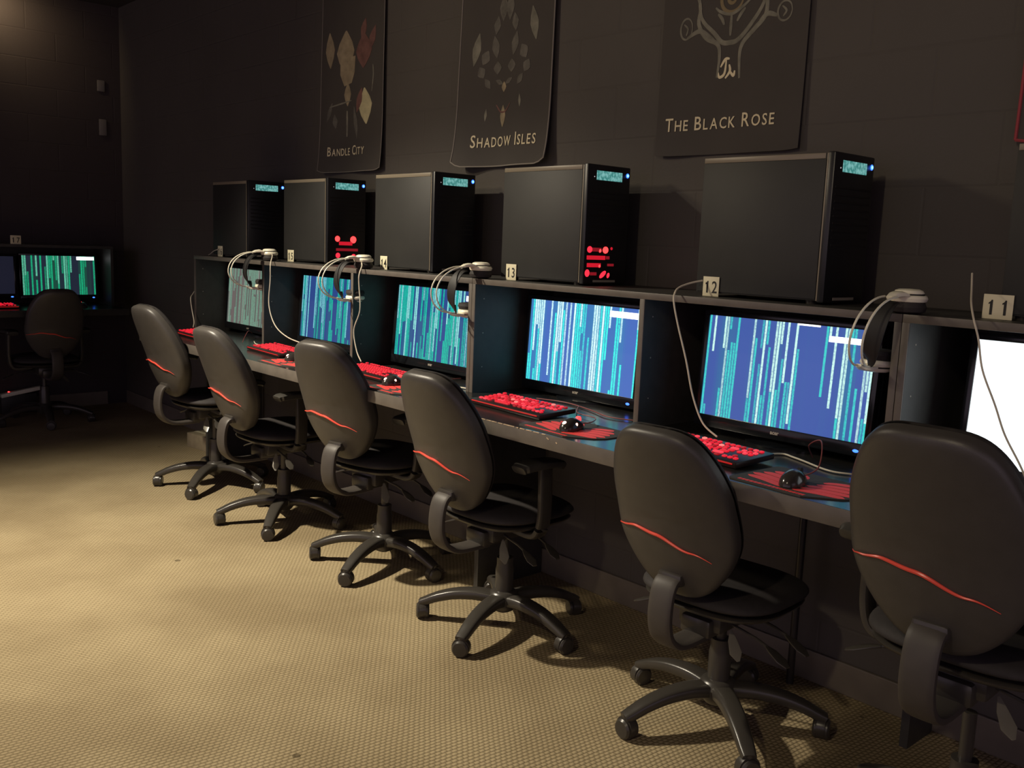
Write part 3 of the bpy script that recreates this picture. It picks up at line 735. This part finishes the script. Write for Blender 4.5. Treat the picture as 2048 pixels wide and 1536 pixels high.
cable('headset_cable', [(0.64, 0.11, 1.185), (0.74, 0.06, 1.180), (0.86, 0.00, 1.166), (0.900, -0.030, 1.130), (0.898, -0.030, 1.060), (0.886, -0.030, 0.945), (0.943, -0.030, 0.858), (1.040, -0.020, 0.812), (1.150, 0.010, 0.786), (1.26, 0.03, 0.747)], 0.0026, 'whitecable', 'white cable making a long curve from card 15 to the desk')
cable('headset_cable', [(0.16, 0.063, 1.178), (0.105, 0.063, 1.168), (0.045, 0.070, 1.150), (-0.010, 0.085, 1.143), (-0.034, 0.085, 1.11), (-0.038, 0.050, 1.00), (-0.015, 0.000, 0.940), (0.022, -0.030, 0.916), (0.038, -0.030, 0.856), (0.073, -0.035, 0.800), (0.12, -0.06, 0.774)], 0.0026, 'whitecable', 'white cable at the far left end of the hutch')
cable('desk_cable', [(3.50, 0.020, 0.746), (3.527, 0.070, 0.746), (3.565, 0.060, 0.746), (3.610, 0.041, 0.746), (3.69, 0.004, 0.746), (3.738, 0.009, 0.746), (3.790, 0.060, 0.747), (3.800, 0.06, 0.80), (3.815, 0.06, 0.87), (3.822, 0.06, 0.92)], 0.0024, 'whitecable', 'white cable snaking over the desk below the screen under card 12')
cable('desk_cable', [(1.86, 0.10, 0.746), (1.93, 0.085, 0.746), (1.985, 0.075, 0.746), (2.05, 0.02, 0.746), (2.13, 0.01, 0.746), (2.27, 0.03, 0.746)], 0.0026, 'whitecable', 'white cable curling on the desk under card 14')
cable('desk_cable', [(0.62, 0.03, 0.747), (0.72, -0.01, 0.747), (0.80, -0.005, 0.747), (0.87, 0.02, 0.747)], 0.0024, 'whitecable', 'white cable lying on the desk under card 16')
cable('monitor_lead', [(2.36, 0.36, 0.98), (2.35, 0.33, 0.87), (2.35, 0.30, 0.80), (2.40, 0.30, 0.752), (2.52, 0.30, 0.747)], 0.003, 'blackcable', 'black lead hanging behind the screen under card 13')
cable('monitor_lead', [(2.55, 0.10, 0.747), (2.66, 0.13, 0.747), (2.80, 0.10, 0.747), (2.92, 0.06, 0.747), (3.02, 0.09, 0.747)], 0.002, 'redcable', 'thin reddish lead behind the keyboard under card 13')
cable('monitor_lead', [(0.86, 0.35, 0.94), (0.84, 0.33, 0.87), (0.80, 0.30, 0.80), (0.86, 0.28, 0.747)], 0.0028, 'redcable', 'thin reddish lead hanging in the bay under card 15')
cable('monitor_lead', [(3.12, 0.34, 1.0), (3.13, 0.33, 0.90), (3.16, 0.31, 0.80), (3.24, 0.27, 0.750), (3.38, 0.20, 0.747)], 0.003, 'blackcable', 'black lead hanging in the bay left of the screen under card 12')
cable('monitor_lead', [(0.42, 0.12, 0.765), (0.50, 0.06, 0.786), (0.58, 0.00, 0.765), (0.64, -0.04, 0.748)], 0.0016, 'redcable', 'thin reddish lead below the grey-green screen')

# ------------------------------------------------------------------ chairs
def lerp_table(tab, t):
    for i in range(len(tab)-1):
        if t <= tab[i+1][0]:
            a, b = tab[i], tab[i+1]; u = (t-a[0])/(b[0]-a[0]); u = u*u*(3-2*u)
            return a[1]*(1-u)+b[1]*u
    return tab[-1][1]
BH = 0.236      # half height of the backrest
BW = 0.171
def outline(th):
    c, s = math.cos(th), math.sin(th)
    n = 3.5 if s > 0 else 2.4
    x = math.copysign(abs(c)**(2/n), c); z = math.copysign(abs(s)**(2/n), s)
    wz = lerp_table([(-1, .86), (-.25, 1.0), (.1, .975), (1, .80)], z)
    return x*BW*wz, z*BH
def curve_y(x, z):
    # side profile of the back: lumbar bulge forward, top and wings sweep
    return 0.020*((z-(-.06))/BH)**2*(-0.5 if z > 0 else .6) + 0.9*x*x
def back_shell():
    n = 72; rings = [1.0, 1.0, .985, .955, .90, .8, .62, .4, .2]
    dep = [0.020, -.004, -.014, -.021, -.026, -.029, -.031, -.032, -.0325]
    vs = []; fs = []
    for s_, d_ in zip(rings, dep):
        for k in range(n):
            x, z = outline(2*PI*k/n); x *= s_; z *= s_
            # shallow step along the crease line
            crz = crease(x)
            st = 0.0045*(1/(1+math.exp(-(z-crz)/0.006)))*min(1, max(0, (1-s_)/.06))
            vs.append((x, d_+curve_y(x, z)+st, z))
    m = len(rings)
    for r in range(m-1):
        for k in range(n):
            j = (k+1) % n; fs.append((r*n+k, r*n+j, (r+1)*n+j, (r+1)*n+k))
    vs.append((0, -0.033+curve_y(0, 0)+.0045, 0)); c = len(vs)-1
    for k in range(n): fs.append(((m-1)*n+k, (m-1)*n+(k+1) % n, c))
    fs.append(tuple(range(n-1, -1, -1)))
    return vs, fs
def crease(x):
    t = (x+BW)/(2*BW)
    return lerp_table([(-1, -.056), (0.0, -.056), (.10, -.040), (.24, -.030), (.42, -.036), (.7, -.066), (1.0, -.104), (2, -.104)], t) - 0.012
def back_cushion():
    n = 72; rings = [0.975, 1.0, 1.0, .97, .90, .75, .5, .25]
    dep = [0.010, .013, .024, .033, .039, .042, .043, .043]
    vs = []; fs = []
    for s_, d_ in zip(rings, dep):
        for k in range(n):
            x, z = outline(2*PI*k/n); x *= s_; z *= s_
            vs.append((x, d_+curve_y(x, z)*(1-.5*(1-s_)), z))
    m = len(rings)
    for r in range(m-1):
        for k in range(n):
            j = (k+1) % n; fs.append((r*n+k, r*n+j, (r+1)*n+j, (r+1)*n+k))
    fs.append(tuple(range(n-1, -1, -1))); fs.append(tuple((m-1)*n+k for k in range(n)))
    return vs, fs
HR = 0.275
def make_chair():
    ch = empty('office_chair', (0, 0, 0))
    up = []   # parts that go up and down with the gas lift
    # backrest (faces +y; back is -y)
    TB = Matrix.Translation((0, -0.287, 0.662)) @ Matrix.Rotation(R(19), 4, 'X')
    a = MB(); v, f = back_cushion(); a._add(v, f, TB); cu = a.build('backrest_cushion', M['fabric'], ch, ang=60); up.append(cu)
    a = MB(); v, f = back_shell(); a._add(v, f, TB); sh = a.build('backrest_shell', M['vinyl'], ch, ang=70); up.append(sh)
    # red piping in the crease
    pts = []; rs = []
    for i in range(41):
        t = i/40; x = -BW*0.965+t*BW*1.66
        z = crease(x)
        # surface offset at this x,z
        k = max(abs(x)/(BW*0.985), 0.0)
        d_ = -0.0315 + 0.024*max(0, (k-0.80)/0.20)**2.2
        pts.append(TB @ Vector((x, d_+curve_y(x, z)-0.0005, z))); rs.append(0.0006+0.0034*math.sin(PI*min(1, t*0.97+.03))**1.1)
    a = MB(); a.tube(pts, rs, 8); pp = a.build('red_piping', M['redpipe'], sh); pp['label'] = 'thin red piping along the crease'
    # support bar, flat J shape
    P = [(0, -.225, .492), (0, -.262, .494), (0, -.284, .480), (0, -.296, .44), (0, -.296, .385), (0, -.275, .340), (0, -.22, .312), (0, -.10, .310)]
    a = MB(); a.sweep(catmull(P, 5), [.034]*36, [.010]*36, upv=(0, 1, 0.2)); up.append(a.build('back_bar', M['bar'], ch))
    a = MB(); a.box((0, -.248, .494), (.072, .050, .034), None, .01); up.append(a.build('bar_mount', M['plastic'], ch))
    # seat
    t = bmesh.new(); bmesh.ops.create_uvsphere(t, u_segments=48, v_segments=20, radius=1)
    def sq(v, e): return math.copysign(abs(v)**e, v)
    for q in t.verts:
        x, y, z = q.co; r_ = math.hypot(x, y)
        if r_ > 1e-6:
            an = math.atan2(y, x); rr = r_**0.45
            ex = 2/3.0; ux = sq(math.cos(an), ex); uy = sq(math.sin(an), ex)
            q.co.x = ux*rr*0.196; q.co.y = uy*rr*0.195+0.0
        zz = z
        q.co.z = 0.418 + (zz*0.034 if zz > 0 else zz*0.018) - (0.03*max(0, (q.co.y-0.10)/.13)**2)
    a = MB(); a.merge(t); up.append(a.build('seat_cushion', M['fabric'], ch, ang=60))
    t = bmesh.new(); bmesh.ops.create_uvsphere(t, u_segments=48, v_segments=12, radius=1)
    for q in t.verts:
        x, y, z = q.co; r_ = math.hypot(x, y)
        if r_ > 1e-6:
            an = math.atan2(y, x); rr = r_**0.35; ex = 2/3.0
            q.co.x = sq(math.cos(an), ex)*rr*0.188; q.co.y = sq(math.sin(an), ex)*rr*0.187+0.0
        q.co.z = 0.396 + (z*0.006 if z > 0 else z*0.020) - (0.03*max(0, (q.co.y-0.10)/.13)**2)
    a = MB(); a.merge(t); up.append(a.build('seat_pan', M['plastic'], ch, ang=60))
    a = MB(); a.box((0, -0.02, 0.350), (.13, .20, .055), None, .012); a.box((0, -.09, .335), (.09, .1, .05), None, .01); up.append(a.build('mechanism', M['plastic'], ch))
    # levers, paddle ended
    for (sx, yy) in ((1, 0.03), (1, -.07), (-1, 0.0)):
        a = MB(); a.tube([(sx*.06, yy, .345), (sx*.15, yy-.02, .338), (sx*.19, yy-.03, .33)], .004, 8)
        a.sweep([(sx*.185, yy-.03, .331), (sx*.205, yy-.036, .326), (sx*.235, yy-.045, .315), (sx*.255, yy-.05, .306)], [.005, .012, .016, .007], [.003, .003, .0026, .002])
        l_ = a.build('lever', M['plastic'], ch); up.append(l_)
    a = MB(); a.sweep([(.075, -.085, .335), (.088, -.095, .312), (.106, -.106, .288), (.118, -.112, .272)], [.003, .012, .016, .004], [.0012]*4, upv=(.7, -.7, .1)); g = a.build('hang_tag', M['clear'], ch); g['label'] = 'clear glossy tag'; up.append(g)
    # arms
    arms = []
    for sx in (1, -1):
        a = MB(); a.sweep(catmull([(sx*.09, -.05, .372), (sx*.17, -.05, .368), (sx*.203, -.05, .385), (sx*.217, -.05, .44), (sx*.217, -.05, .52), (sx*.214, -.05, .592)], 5), [.026]*26, [.011]*26, upv=(0, 0.02, 1) if False else (0.3, 0, 1)); p = a.build('arm_post', M['plastic'], ch)
        a = MB(); a.sweep(catmull([(sx*.212, -.165, .598), (sx*.212, -.150, .604), (sx*.212, -.10, .608), (sx*.212, -.04, .606), (sx*.212, .0, .600), (sx*.212, .015, .592)], 4), [.016]+[.028]*3+[.034]*3+[.037]*8+[.034]*3+[.028]*2+[.014], [.010]+[.014]*19+[.009]); q = a.build('armrest', M['pad'], ch)
        arms += [p, q]; up += [p, q]
    # column
    a = MB(); a.lathe([(.030, .098), (.030, .20), (.027, .215), (.027, .24), (.014, .24), (.014, .345)], 24); a.build('gas_column', M['plastic'], ch)
    # star base
    st = MB(); st.lathe([(.018, .052), (.034, .060), (.052, .085), (.054, .105), (.044, .122), (.034, .128)], 30); sb = st.build('star_hub', M['plastic'], ch)
    sb['spin'] = 1
    spin = [sb]
    def leg_mb():
        a = MB(); pts = catmull([(.030, 0, .098), (.09, 0, .104), (.16, 0, .098), (.22, 0, .082), (.262, 0, .064), (.284, 0, .055)], 5); n = len(pts)
        a.sweep(pts, [.030-.012*i/(n-1) for i in range(n)], [.020-.008*i/(n-1) for i in range(n)])
        a.cyl((HR, 0, .040), (HR, 0, .066), .013, .013, 14)
        return a
    def caster_mb():
        a = MB()
        for s_ in (-1, 1):
            a.lathe([(.012, -.009), (.0245, -.008), (.027, -.003), (.027, .004), (.022, .009), (.008, .010)], 24, Matrix.Translation((0, s_*.0125, .027)) @ Matrix.Rotation(s_*-PI/2, 4, 'X'))
        a.lathe([(.0285, -.011), (.0295, 0), (.0285, .011)], 24, Matrix.Translation((0, 0, .0305)) @ Matrix.Rotation(PI/2, 4, 'X'))
        return a
    lm = leg_mb().build('leg', M['plastic'], sb); cmh = caster_mb().build('caster', M['plastic'], lm)
    random.seed(2)
    legs = [(lm, cmh)]
    for k in range(1, 5):
        l2 = lm.copy(); COL.objects.link(l2); l2.parent = sb
        c2 = cmh.copy(); COL.objects.link(c2); c2.parent = l2; legs.append((l2, c2))
    for k, (l_, c_) in enumerate(legs):
        l_.rotation_euler = (0, 0, k*2*PI/5)
        c_.location = (HR, 0, 0); c_.rotation_euler = (0, 0, random.uniform(-2, 2))
    for o in up: o['lift'] = 1
    return ch
proto = make_chair()
def place_chair(x, y, face, phase, lift, label, arms=True, first=False):
    c = proto if first else copy_tree(proto)
    c.location = (x, y, 0); c.rotation_euler = (0, 0, R(face))
    tag(c, label, 'office chair', 'black office chairs with a red line across the back')
    kill = []
    for o in list(c.children):
        if 'spin' in o: o.rotation_euler = (0, 0, R(phase-face))
        if 'lift' in o: o.location.z = lift
        if not arms and o.name.split('.')[0] in ('arm_post', 'armrest'): kill.append(o)
    for o in kill: bpy.data.objects.remove(o)
    return c
CH = [
 (0.415, -0.08, 5, 24, 0.035, 'black office chair farthest along the long desk, under card 16', True),
 (1.16, -0.10, 3, 246, 0.00, 'black office chair second along from the far end, at the bay under card 15', True),
 (1.88, -0.055, 12, 224, 0.02, 'black office chair third along, hiding the mouse under card 15', True),
 (2.62, -0.08, 2, 219, 0.0, 'black office chair standing whole on its star base in the middle', True),
 (3.455, -0.04, 4, 250, -0.025, 'black office chair in front of the keyboard under card 12, no armrest seen', False),
 (4.14, -0.14, 2, 230, 0.10, 'largest black office chair back, cut by the right edge', True),
]
CH_LEFT = (-1.64, -0.30, 90, 63, 0.0, 'dim black office chair at the left wall desk', True)
for i, a_ in enumerate(CH[1:]+[CH_LEFT]): place_chair(*a_)
place_chair(*CH[0], first=True)
for o in bpy.data.objects:
    for k in ('spin', 'lift'):
        if k in o: del o[k]

# ------------------------------------------------------------------ left wall desk and station 17
d2 = empty('computer_desk', (XL+0.012, 0, 0), 0, 'dark desk along the left wall in deep shadow', 'desk')
mb = MB(); mb.b2(0.0, 0.62, -3.2, 0.20, ZD-0.042, ZD); mb.build('worktop', M['laminate'], d2)
mb = MB(); mb.b2(0.62, 0.624, -3.2, 0.20, ZD-0.042, ZD, .001); mb.build('edge_band', M['lam_in'], d2)
for yy in (-1.0, -2.0):
    mb = MB(); mb.b2(0.02, 0.50, yy-0.011, yy+0.011, 0.0, ZD-0.042); mb.build('support_panel', M['lam_in'], d2)
h2 = empty('desk_hutch', (XL+0.012, 0.20, ZD), 0, 'dark hutch on the left wall desk with card 17 on its shelf', 'hutch')
dz = ZS0-ZD
mb = MB(); mb.b2(0.0, 0.345, -3.4, 0.0, dz, dz+T); mb.build('shelf', M['lam_in'], h2)
for yy in (-0.009, -1.12, -1.9, -2.7, -3.39):
    mb = MB(); mb.b2(0.006, 0.345, yy-0.009, yy+0.009, 0.0, dz); mb.build('divider', M['lam_in'], h2)
mb = MB(); mb.b2(0.0, 0.006, -3.4, 0.0, 0.0, dz); mb.build('back_panel', M['lam_in'], h2)
monitor(-1.93, -0.100, 'monitor with green streaks and a white bar on the left wall desk', scr17, [(0.745, 0.99, 0.90, 0.985)], rz=R(90), wdt=0.462, zc=0.938, brand=False)
monitor(-1.93, -0.595, 'monitor glowing dim navy, cut by the left edge', M['off_screen'], None, rz=R(90), wdt=0.43, zc=0.938, brand=False)
kk = keyboard(-1.70, -0.60, R(90), 'red lit keyboard on the left wall desk, cut by the left edge', False)
mouse(-1.66, -0.045, R(90), 'black mouse glowing red on the left wall desk', 2, [(0, 0.054, 0.010), (0.0, 0.09, 0.006), (-0.02, 0.15, 0.004)], z=ZD)
card('17', XL+0.012+0.335, -0.40, 0.062, 'cream card numbered 17 at the left edge', z=ZS1, rz=R(90))
ps = empty('power_strip', (-2.03, -0.34, 0.15), 0, 'pale power strip with a small red switch light under the left desk', 'power strip')
mb = MB(); mb.box((0, 0, 0), (0.05, 0.26, 0.026), Matrix.Rotation(R(9), 4, 'X'), 0.004); mb.build('housing', M['white'], ps)
mb = MB(); mb.box((0.0, -0.075, 0.012), (0.014, 0.010, 0.012), Matrix.Rotation(R(9), 4, 'X'), 0.002); mb.build('switch', M['led_red'], ps)
mb = MB(); mb.b2(-0.09, -0.018, -0.12, 0.10, -0.15, -0.02, 0.003); mb.build('bracket', M['lam_in'], ps)
for (y, z, hh, lb) in [(0.266, 2.237, 0.075, 'small pale plate high on the left wall, upper of two'), (0.272, 1.958, 0.11, 'small pale plate on the left wall, lower and taller of two')]:
    a = MB(); a.box((0, 0, 0), (0.012, 0.05, hh), None, 0.004); o = a.build('wall_plate', M['plate']); o.location = (XL+0.007, y, z); tag(o, lb, 'wall plate')
bx = empty('cardboard_box', (-0.41, 0.235, 0.0), R(8), 'small tan cardboard box on the floor past the far end of the desk', 'box')
a = MB(); a.b2(-0.10, 0.10, -0.06, 0.06, 0.0, 0.085, 0.002); a.build('carton', M['carton'], bx)
a = MB(); a.b2(-0.10, 0.10, -0.012, 0.012, 0.085, 0.0856); a.build('tape', M['card'], bx)

# ------------------------------------------------------------------ banners
BW_ = 0.53
def banner(x0, z0, label, border=None, sway=0.0, wdt=BW_, top=2.62, bdmat='hem'):
    """cloth hung on the wall; local x across, y = distance from the wall (negative = out), z up"""
    b = empty('wall_banner', (x0, YW, z0), 0, label, 'banner', 'tall black cloth banners on the back wall')
    H = top-z0; nx, nz = 20, 40
    def surf(x, z):
        t = x/wdt; u = max(0, 1-z/0.9)
        return -0.010 - 0.016*u*sway - 0.006*math.sin(t*PI*2.3+1.0)*(0.4+u*sway) - 0.010*sway*u*math.cos(t*PI*3.1) - 0.020*sway*max(0, 1-z/0.25)**2*abs(2*t-1)
    vs = []; fs = []
    for j in range(nz+1):
        z = H*j/nz
        for i in range(nx+1):
            x = wdt*i/nx
            zz = z
            if j < 3:   # rounded lower corners
                e = min(x, wdt-x)
                zz = z + (0.020*sway*max(0, 1-e/0.06)**2)*(1-j/3)
            vs.append((x, surf(x, z), zz))
    for v in list(vs): vs.append((v[0], v[1]+0.0015, v[2]))
    n1 = (nx+1)*(nz+1)
    for j in range(nz):
        for i in range(nx):
            a0 = j*(nx+1)+i; fs.append((a0, a0+1, a0+nx+2, a0+nx+1)); q = a0+n1; fs.append((q, q+nx+1, q+nx+2, q+1))
    per = [i for i in range(nx+1)] + [j*(nx+1)+nx for j in range(1, nz+1)] + [nz*(nx+1)+i for i in range(nx-1, -1, -1)] + [j*(nx+1) for j in range(nz-1, 0, -1)]
    for k in range(len(per)):
        a0, a1 = per[k], per[(k+1) % len(per)]; fs.append((a0, a0+n1, a1+n1, a1))
    m_ = MB(); m_._add(vs, fs); m_.build('cloth', M['cloth'], b)
    if border:
        m_ = MB(); m_.tube([Vector(vs[i])+Vector((0, -0.001, 0)) for i in per+[per[0]]], border, 6); m_.build('hem', M[bdmat], b)
    m_ = MB(); m_.cyl((-0.01, -0.010, H), (wdt+0.01, -0.010, H), 0.008, n=12); m_.build('rod', M['lamp_metal'], b)
    def paint(polys, mat, name='printed_shape'):
        for poly in polys:
            m_ = MB()
            n = len(poly)
            cx = sum(p[0] for p in poly)/n; cz = sum(p[1] for p in poly)/n
            pts = [(x, surf(x, z)-0.0014, z) for x, z in poly]+[(cx, surf(cx, cz)-0.0016, cz)]
            bk = [(x, y+0.0012, z) for x, y, z in pts]
            m_._add(pts+bk, [(i, (i+1) % n, n) for i in range(n)]+[(n+1+(i+1) % n, n+1+i, 2*n+1) for i in range(n)]+[(i, n+1+i, n+1+(i+1) % n, (i+1) % n) for i in range(n)])
            m_.build(name, M[mat], b, smooth=False)
    def stroke(lines, r, mat, name='printed_line'):
        for ln in lines:
            m_ = MB()
            pts = catmull([(x, surf(x, z)-0.0012, z) for x, z in ln], 5)
            n = len(pts); m_.tube([(p.x, surf(p.x, p.z)-0.0012, p.z) for p in pts], [r*(0.45+0.55*math.sin(PI*(i+.5)/n)) for i in range(n)], 6, flat=0.25, upv=(0, 1, 0))
            m_.build(name, M[mat], b)
    def letters(s, x, z, big, small, sx=0.92):
        """small capitals: words, first letter large"""
        Mx = Matrix.Translation((0, 0, 0)) @ Matrix.Rotation(PI/2, 4, 'X')
        widths = []
        fr = bpy.data.curves.new('w', 'FONT')
        cx = x
        words = s.split(' ')
        for w_ in words:
            for i, c_ in enumerate(w_):
                sz = big if i == 0 else small
                o = text_mesh('letter', c_, sz, M['ban_txt'], b, Mx, 0.0004, 0.0004, sx, 'LEFT')
                xs = [v.co.x for v in o.data.vertices]; wd = max(xs)-min(xs); mn = min(xs)
                for v in o.data.vertices:
                    v.co.x += cx-mn; v.co.z += z; v.co.y += surf(v.co.x, v.co.z)-0.0022
                cx += wd+small*0.16
            cx += small*0.36
        bpy.data.curves.remove(fr)
        return cx
    return b, surf, paint, stroke, letters, H

# generic leaf shapes, tan and maroon
b, surf, paint, stroke, letters, H = banner(0.640, 1.575, 'black banner with tan and maroon leaf shapes, farthest left on the back wall', 0.0016, 0.55)
Z0 = 1.575
def off(poly, dx=-0.640, dz=-Z0): return [(x+dx, z+dz) for x, z in poly]
def leaf(cx, cz, w_, h_, tilt=0, n=14, notch=0.0):
    out = []
    for i in range(n):
        a = 2*PI*i/n; s = math.sin(a); c = math.cos(a)
        x = c*w_/2*(1-abs(s)**1.6*0.75); z = s*h_/2
        r = R(tilt); out.append((cx+x*math.cos(r)-z*math.sin(r), cz+x*math.sin(r)+z*math.cos(r)))
    return out
paint([off(leaf(.845, 2.13, .15, .20)), off(leaf(.715, 2.15, .075, .17, 4))], 'ban_cream')
paint([off([(.80, 2.10), (.93, 2.105), (.925, 2.03), (.90, 1.985), (.835, 1.975), (.80, 2.03)]), off(leaf(.865, 1.935, .06, .11))], 'ban_cream')
paint([off(leaf(1.005, 2.12, .14, .16)), off(leaf(1.075, 2.165, .05, .12, -25)), off(leaf(1.0, 2.215, .05, .10, -20))], 'ban_mar')
paint([off(leaf(1.03, 1.87, .11, .17, 8))], 'ban_pale')
paint([off(leaf(.975, 1.90, .05, .12, -22))], 'ban_mar')
paint([off(leaf(.765, 1.815, .04, .07, 10)), off(leaf(.945, 1.80, .035, .16, 14)), off(leaf(.72, 1.86, .03, .10, -25))], 'ban_grey')
stroke([[(x-.64, z-Z0) for x, z in ln] for ln in [[(.72, 1.885), (.80, 1.895), (.90, 1.905)], [(1.08, 1.93), (1.09, 2.0), (1.085, 2.05)]]], 0.004, 'ban_line')
stroke([[(x-.64, z-Z0) for x, z in [(.862, 1.86), (.863, 1.80), (.864, 1.74)]]], 0.008, 'ban_line')
letters('BANDLE CITY', .075, 1.653-Z0, .062, .048, .86)

# generic mirrored smoke blotches
X0 = 1.735; Z0 = 1.565
b, surf, paint, stroke, letters, H = banner(X0, Z0, 'black banner with a pale hem and mirrored grey blotches, second from left', 0.0026, 1.0)
cx = X0+0.262
random.seed(14)
bl = []
for (dx, z, w_, h_, t) in [(.055, 2.10, .04, .07, 10), (.06, 2.02, .045, .09, -12), (.045, 1.94, .05, .05, 0), (.115, 1.985, .05, .06, 30), (.135, 1.93, .045, .05, -30), (.03, 1.885, .05, .02, 20), (.10, 1.885, .03, .05, -40), (.02, 2.16, .05, .10, 0)]:
    for s_ in (-1, 1): bl.append([(x-X0, z_-Z0) for x, z_ in leaf(cx+s_*dx, z, w_, h_, t*s_)])
paint(bl, 'ban_grey')
paint([[(x-X0, z_-Z0) for x, z_ in leaf(cx+s_*.165, 2.05+.03*s_, .045, .13, 12*s_)] for s_ in (-1, 1)]+[[(x-X0, z_-Z0) for x, z_ in leaf(cx+s_*.105, 1.785+.02*s_, .014, .05, 6*s_)] for s_ in (-1, 1)], 'ban_line')
paint([[(x-X0, z_-Z0) for x, z_ in leaf(cx, 1.755, .035, .085)], [(x-X0, z_-Z0) for x, z_ in leaf(cx, 1.865, .030, .04)]], 'ban_cream')
stroke([[(cx-X0-.045, 1.80-Z0), (cx-X0-.02, 1.775-Z0), (cx-X0, 1.77-Z0), (cx-X0+.02, 1.775-Z0), (cx-X0+.045, 1.80-Z0)]], 0.004, 'ban_mar')
letters('SHADOW ISLES', .092, 1.640-Z0, .070, .054, .84)

# generic ring of smoke with a round centre
X0 = 2.775; Z0 = 1.567
b, surf, paint, stroke, letters, H = banner(X0, Z0, 'black banner with a grey smoke ring drawing, above the middle towers', None, 0.25)
cx = 3.035-X0
def V(pts): return [(cx+x, z-Z0) for x, z in pts]
stroke([V([(-.14, 2.16), (-.125, 2.06), (-.11, 1.985), (-.06, 1.935), (-.03, 1.905), (0, 1.90), (.03, 1.905), (.07, 1.94), (.115, 2.00), (.125, 2.07), (.14, 2.16)]),
        V([(-.165, 2.12), (-.12, 2.03), (-.12, 1.97), (-.09, 1.925), (-.045, 1.90), (-.035, 1.86), (-.04, 1.80)]), V([(.16, 2.1), (.13, 2.03), (.125, 1.965), (.09, 1.93), (.05, 1.895), (.04, 1.86), (.045, 1.79)]),
        V([(-.16, 1.93), (-.13, 1.945), (-.105, 1.945), (-.06, 1.915)]), V([(.165, 1.955), (.13, 1.965), (.10, 1.94)])], 0.0075, 'ban_line')
stroke([V([(0, 1.985), (0, 1.95), (0, 1.92)]), V([(-.05, 1.99), (-.035, 1.975), (-.025, 1.955)]), V([(.05, 1.995), (.035, 1.98), (.022, 1.96)]), V([(-.06, 2.01), (-.04, 1.995), (0, 1.985), (.04, 2.0), (.07, 2.02)])], 0.0055, 'ban_line')
ring = lambda r, x=0, z=2.03, n=18, sz=1: [(x+r*math.cos(2*PI*i/n), z+sz*r*math.sin(2*PI*i/n)) for i in range(n+1)]
stroke([V(ring(.040)), V(ring(.014))], 0.006, 'ban_eye')
stroke([V(ring(.022, -.165, 1.96, 14, 1.45)), V([(-.175, 1.975), (-.16, 1.96), (-.165, 1.94)]), V(ring(.024, .19, 1.965, 10, 1.15)), V([(.18, 1.98), (.195, 1.965), (.185, 1.95)])], 0.0035, 'ban_line')
stroke([V([(-.028, 1.83), (-.012, 1.852), (0.004, 1.852)]), V([(-.008, 1.852), (-.012, 1.81), (-.03, 1.80), (-.036, 1.815)]), V([(.004, 1.835), (.008, 1.815), (-.008, 1.795)]), V([(.008, 1.815), (.022, 1.80), (.026, 1.815)])], 0.0045, 'ban_txt', 'printed_sign')
letters('THE BLACK ROSE', .038, 1.645-Z0, .060, .048, .86)
b, surf, paint, stroke, letters, H = banner(3.905, 1.555, 'black banner with a dull red border, at the right edge', 0.004, 0.3, bdmat='ban_red')
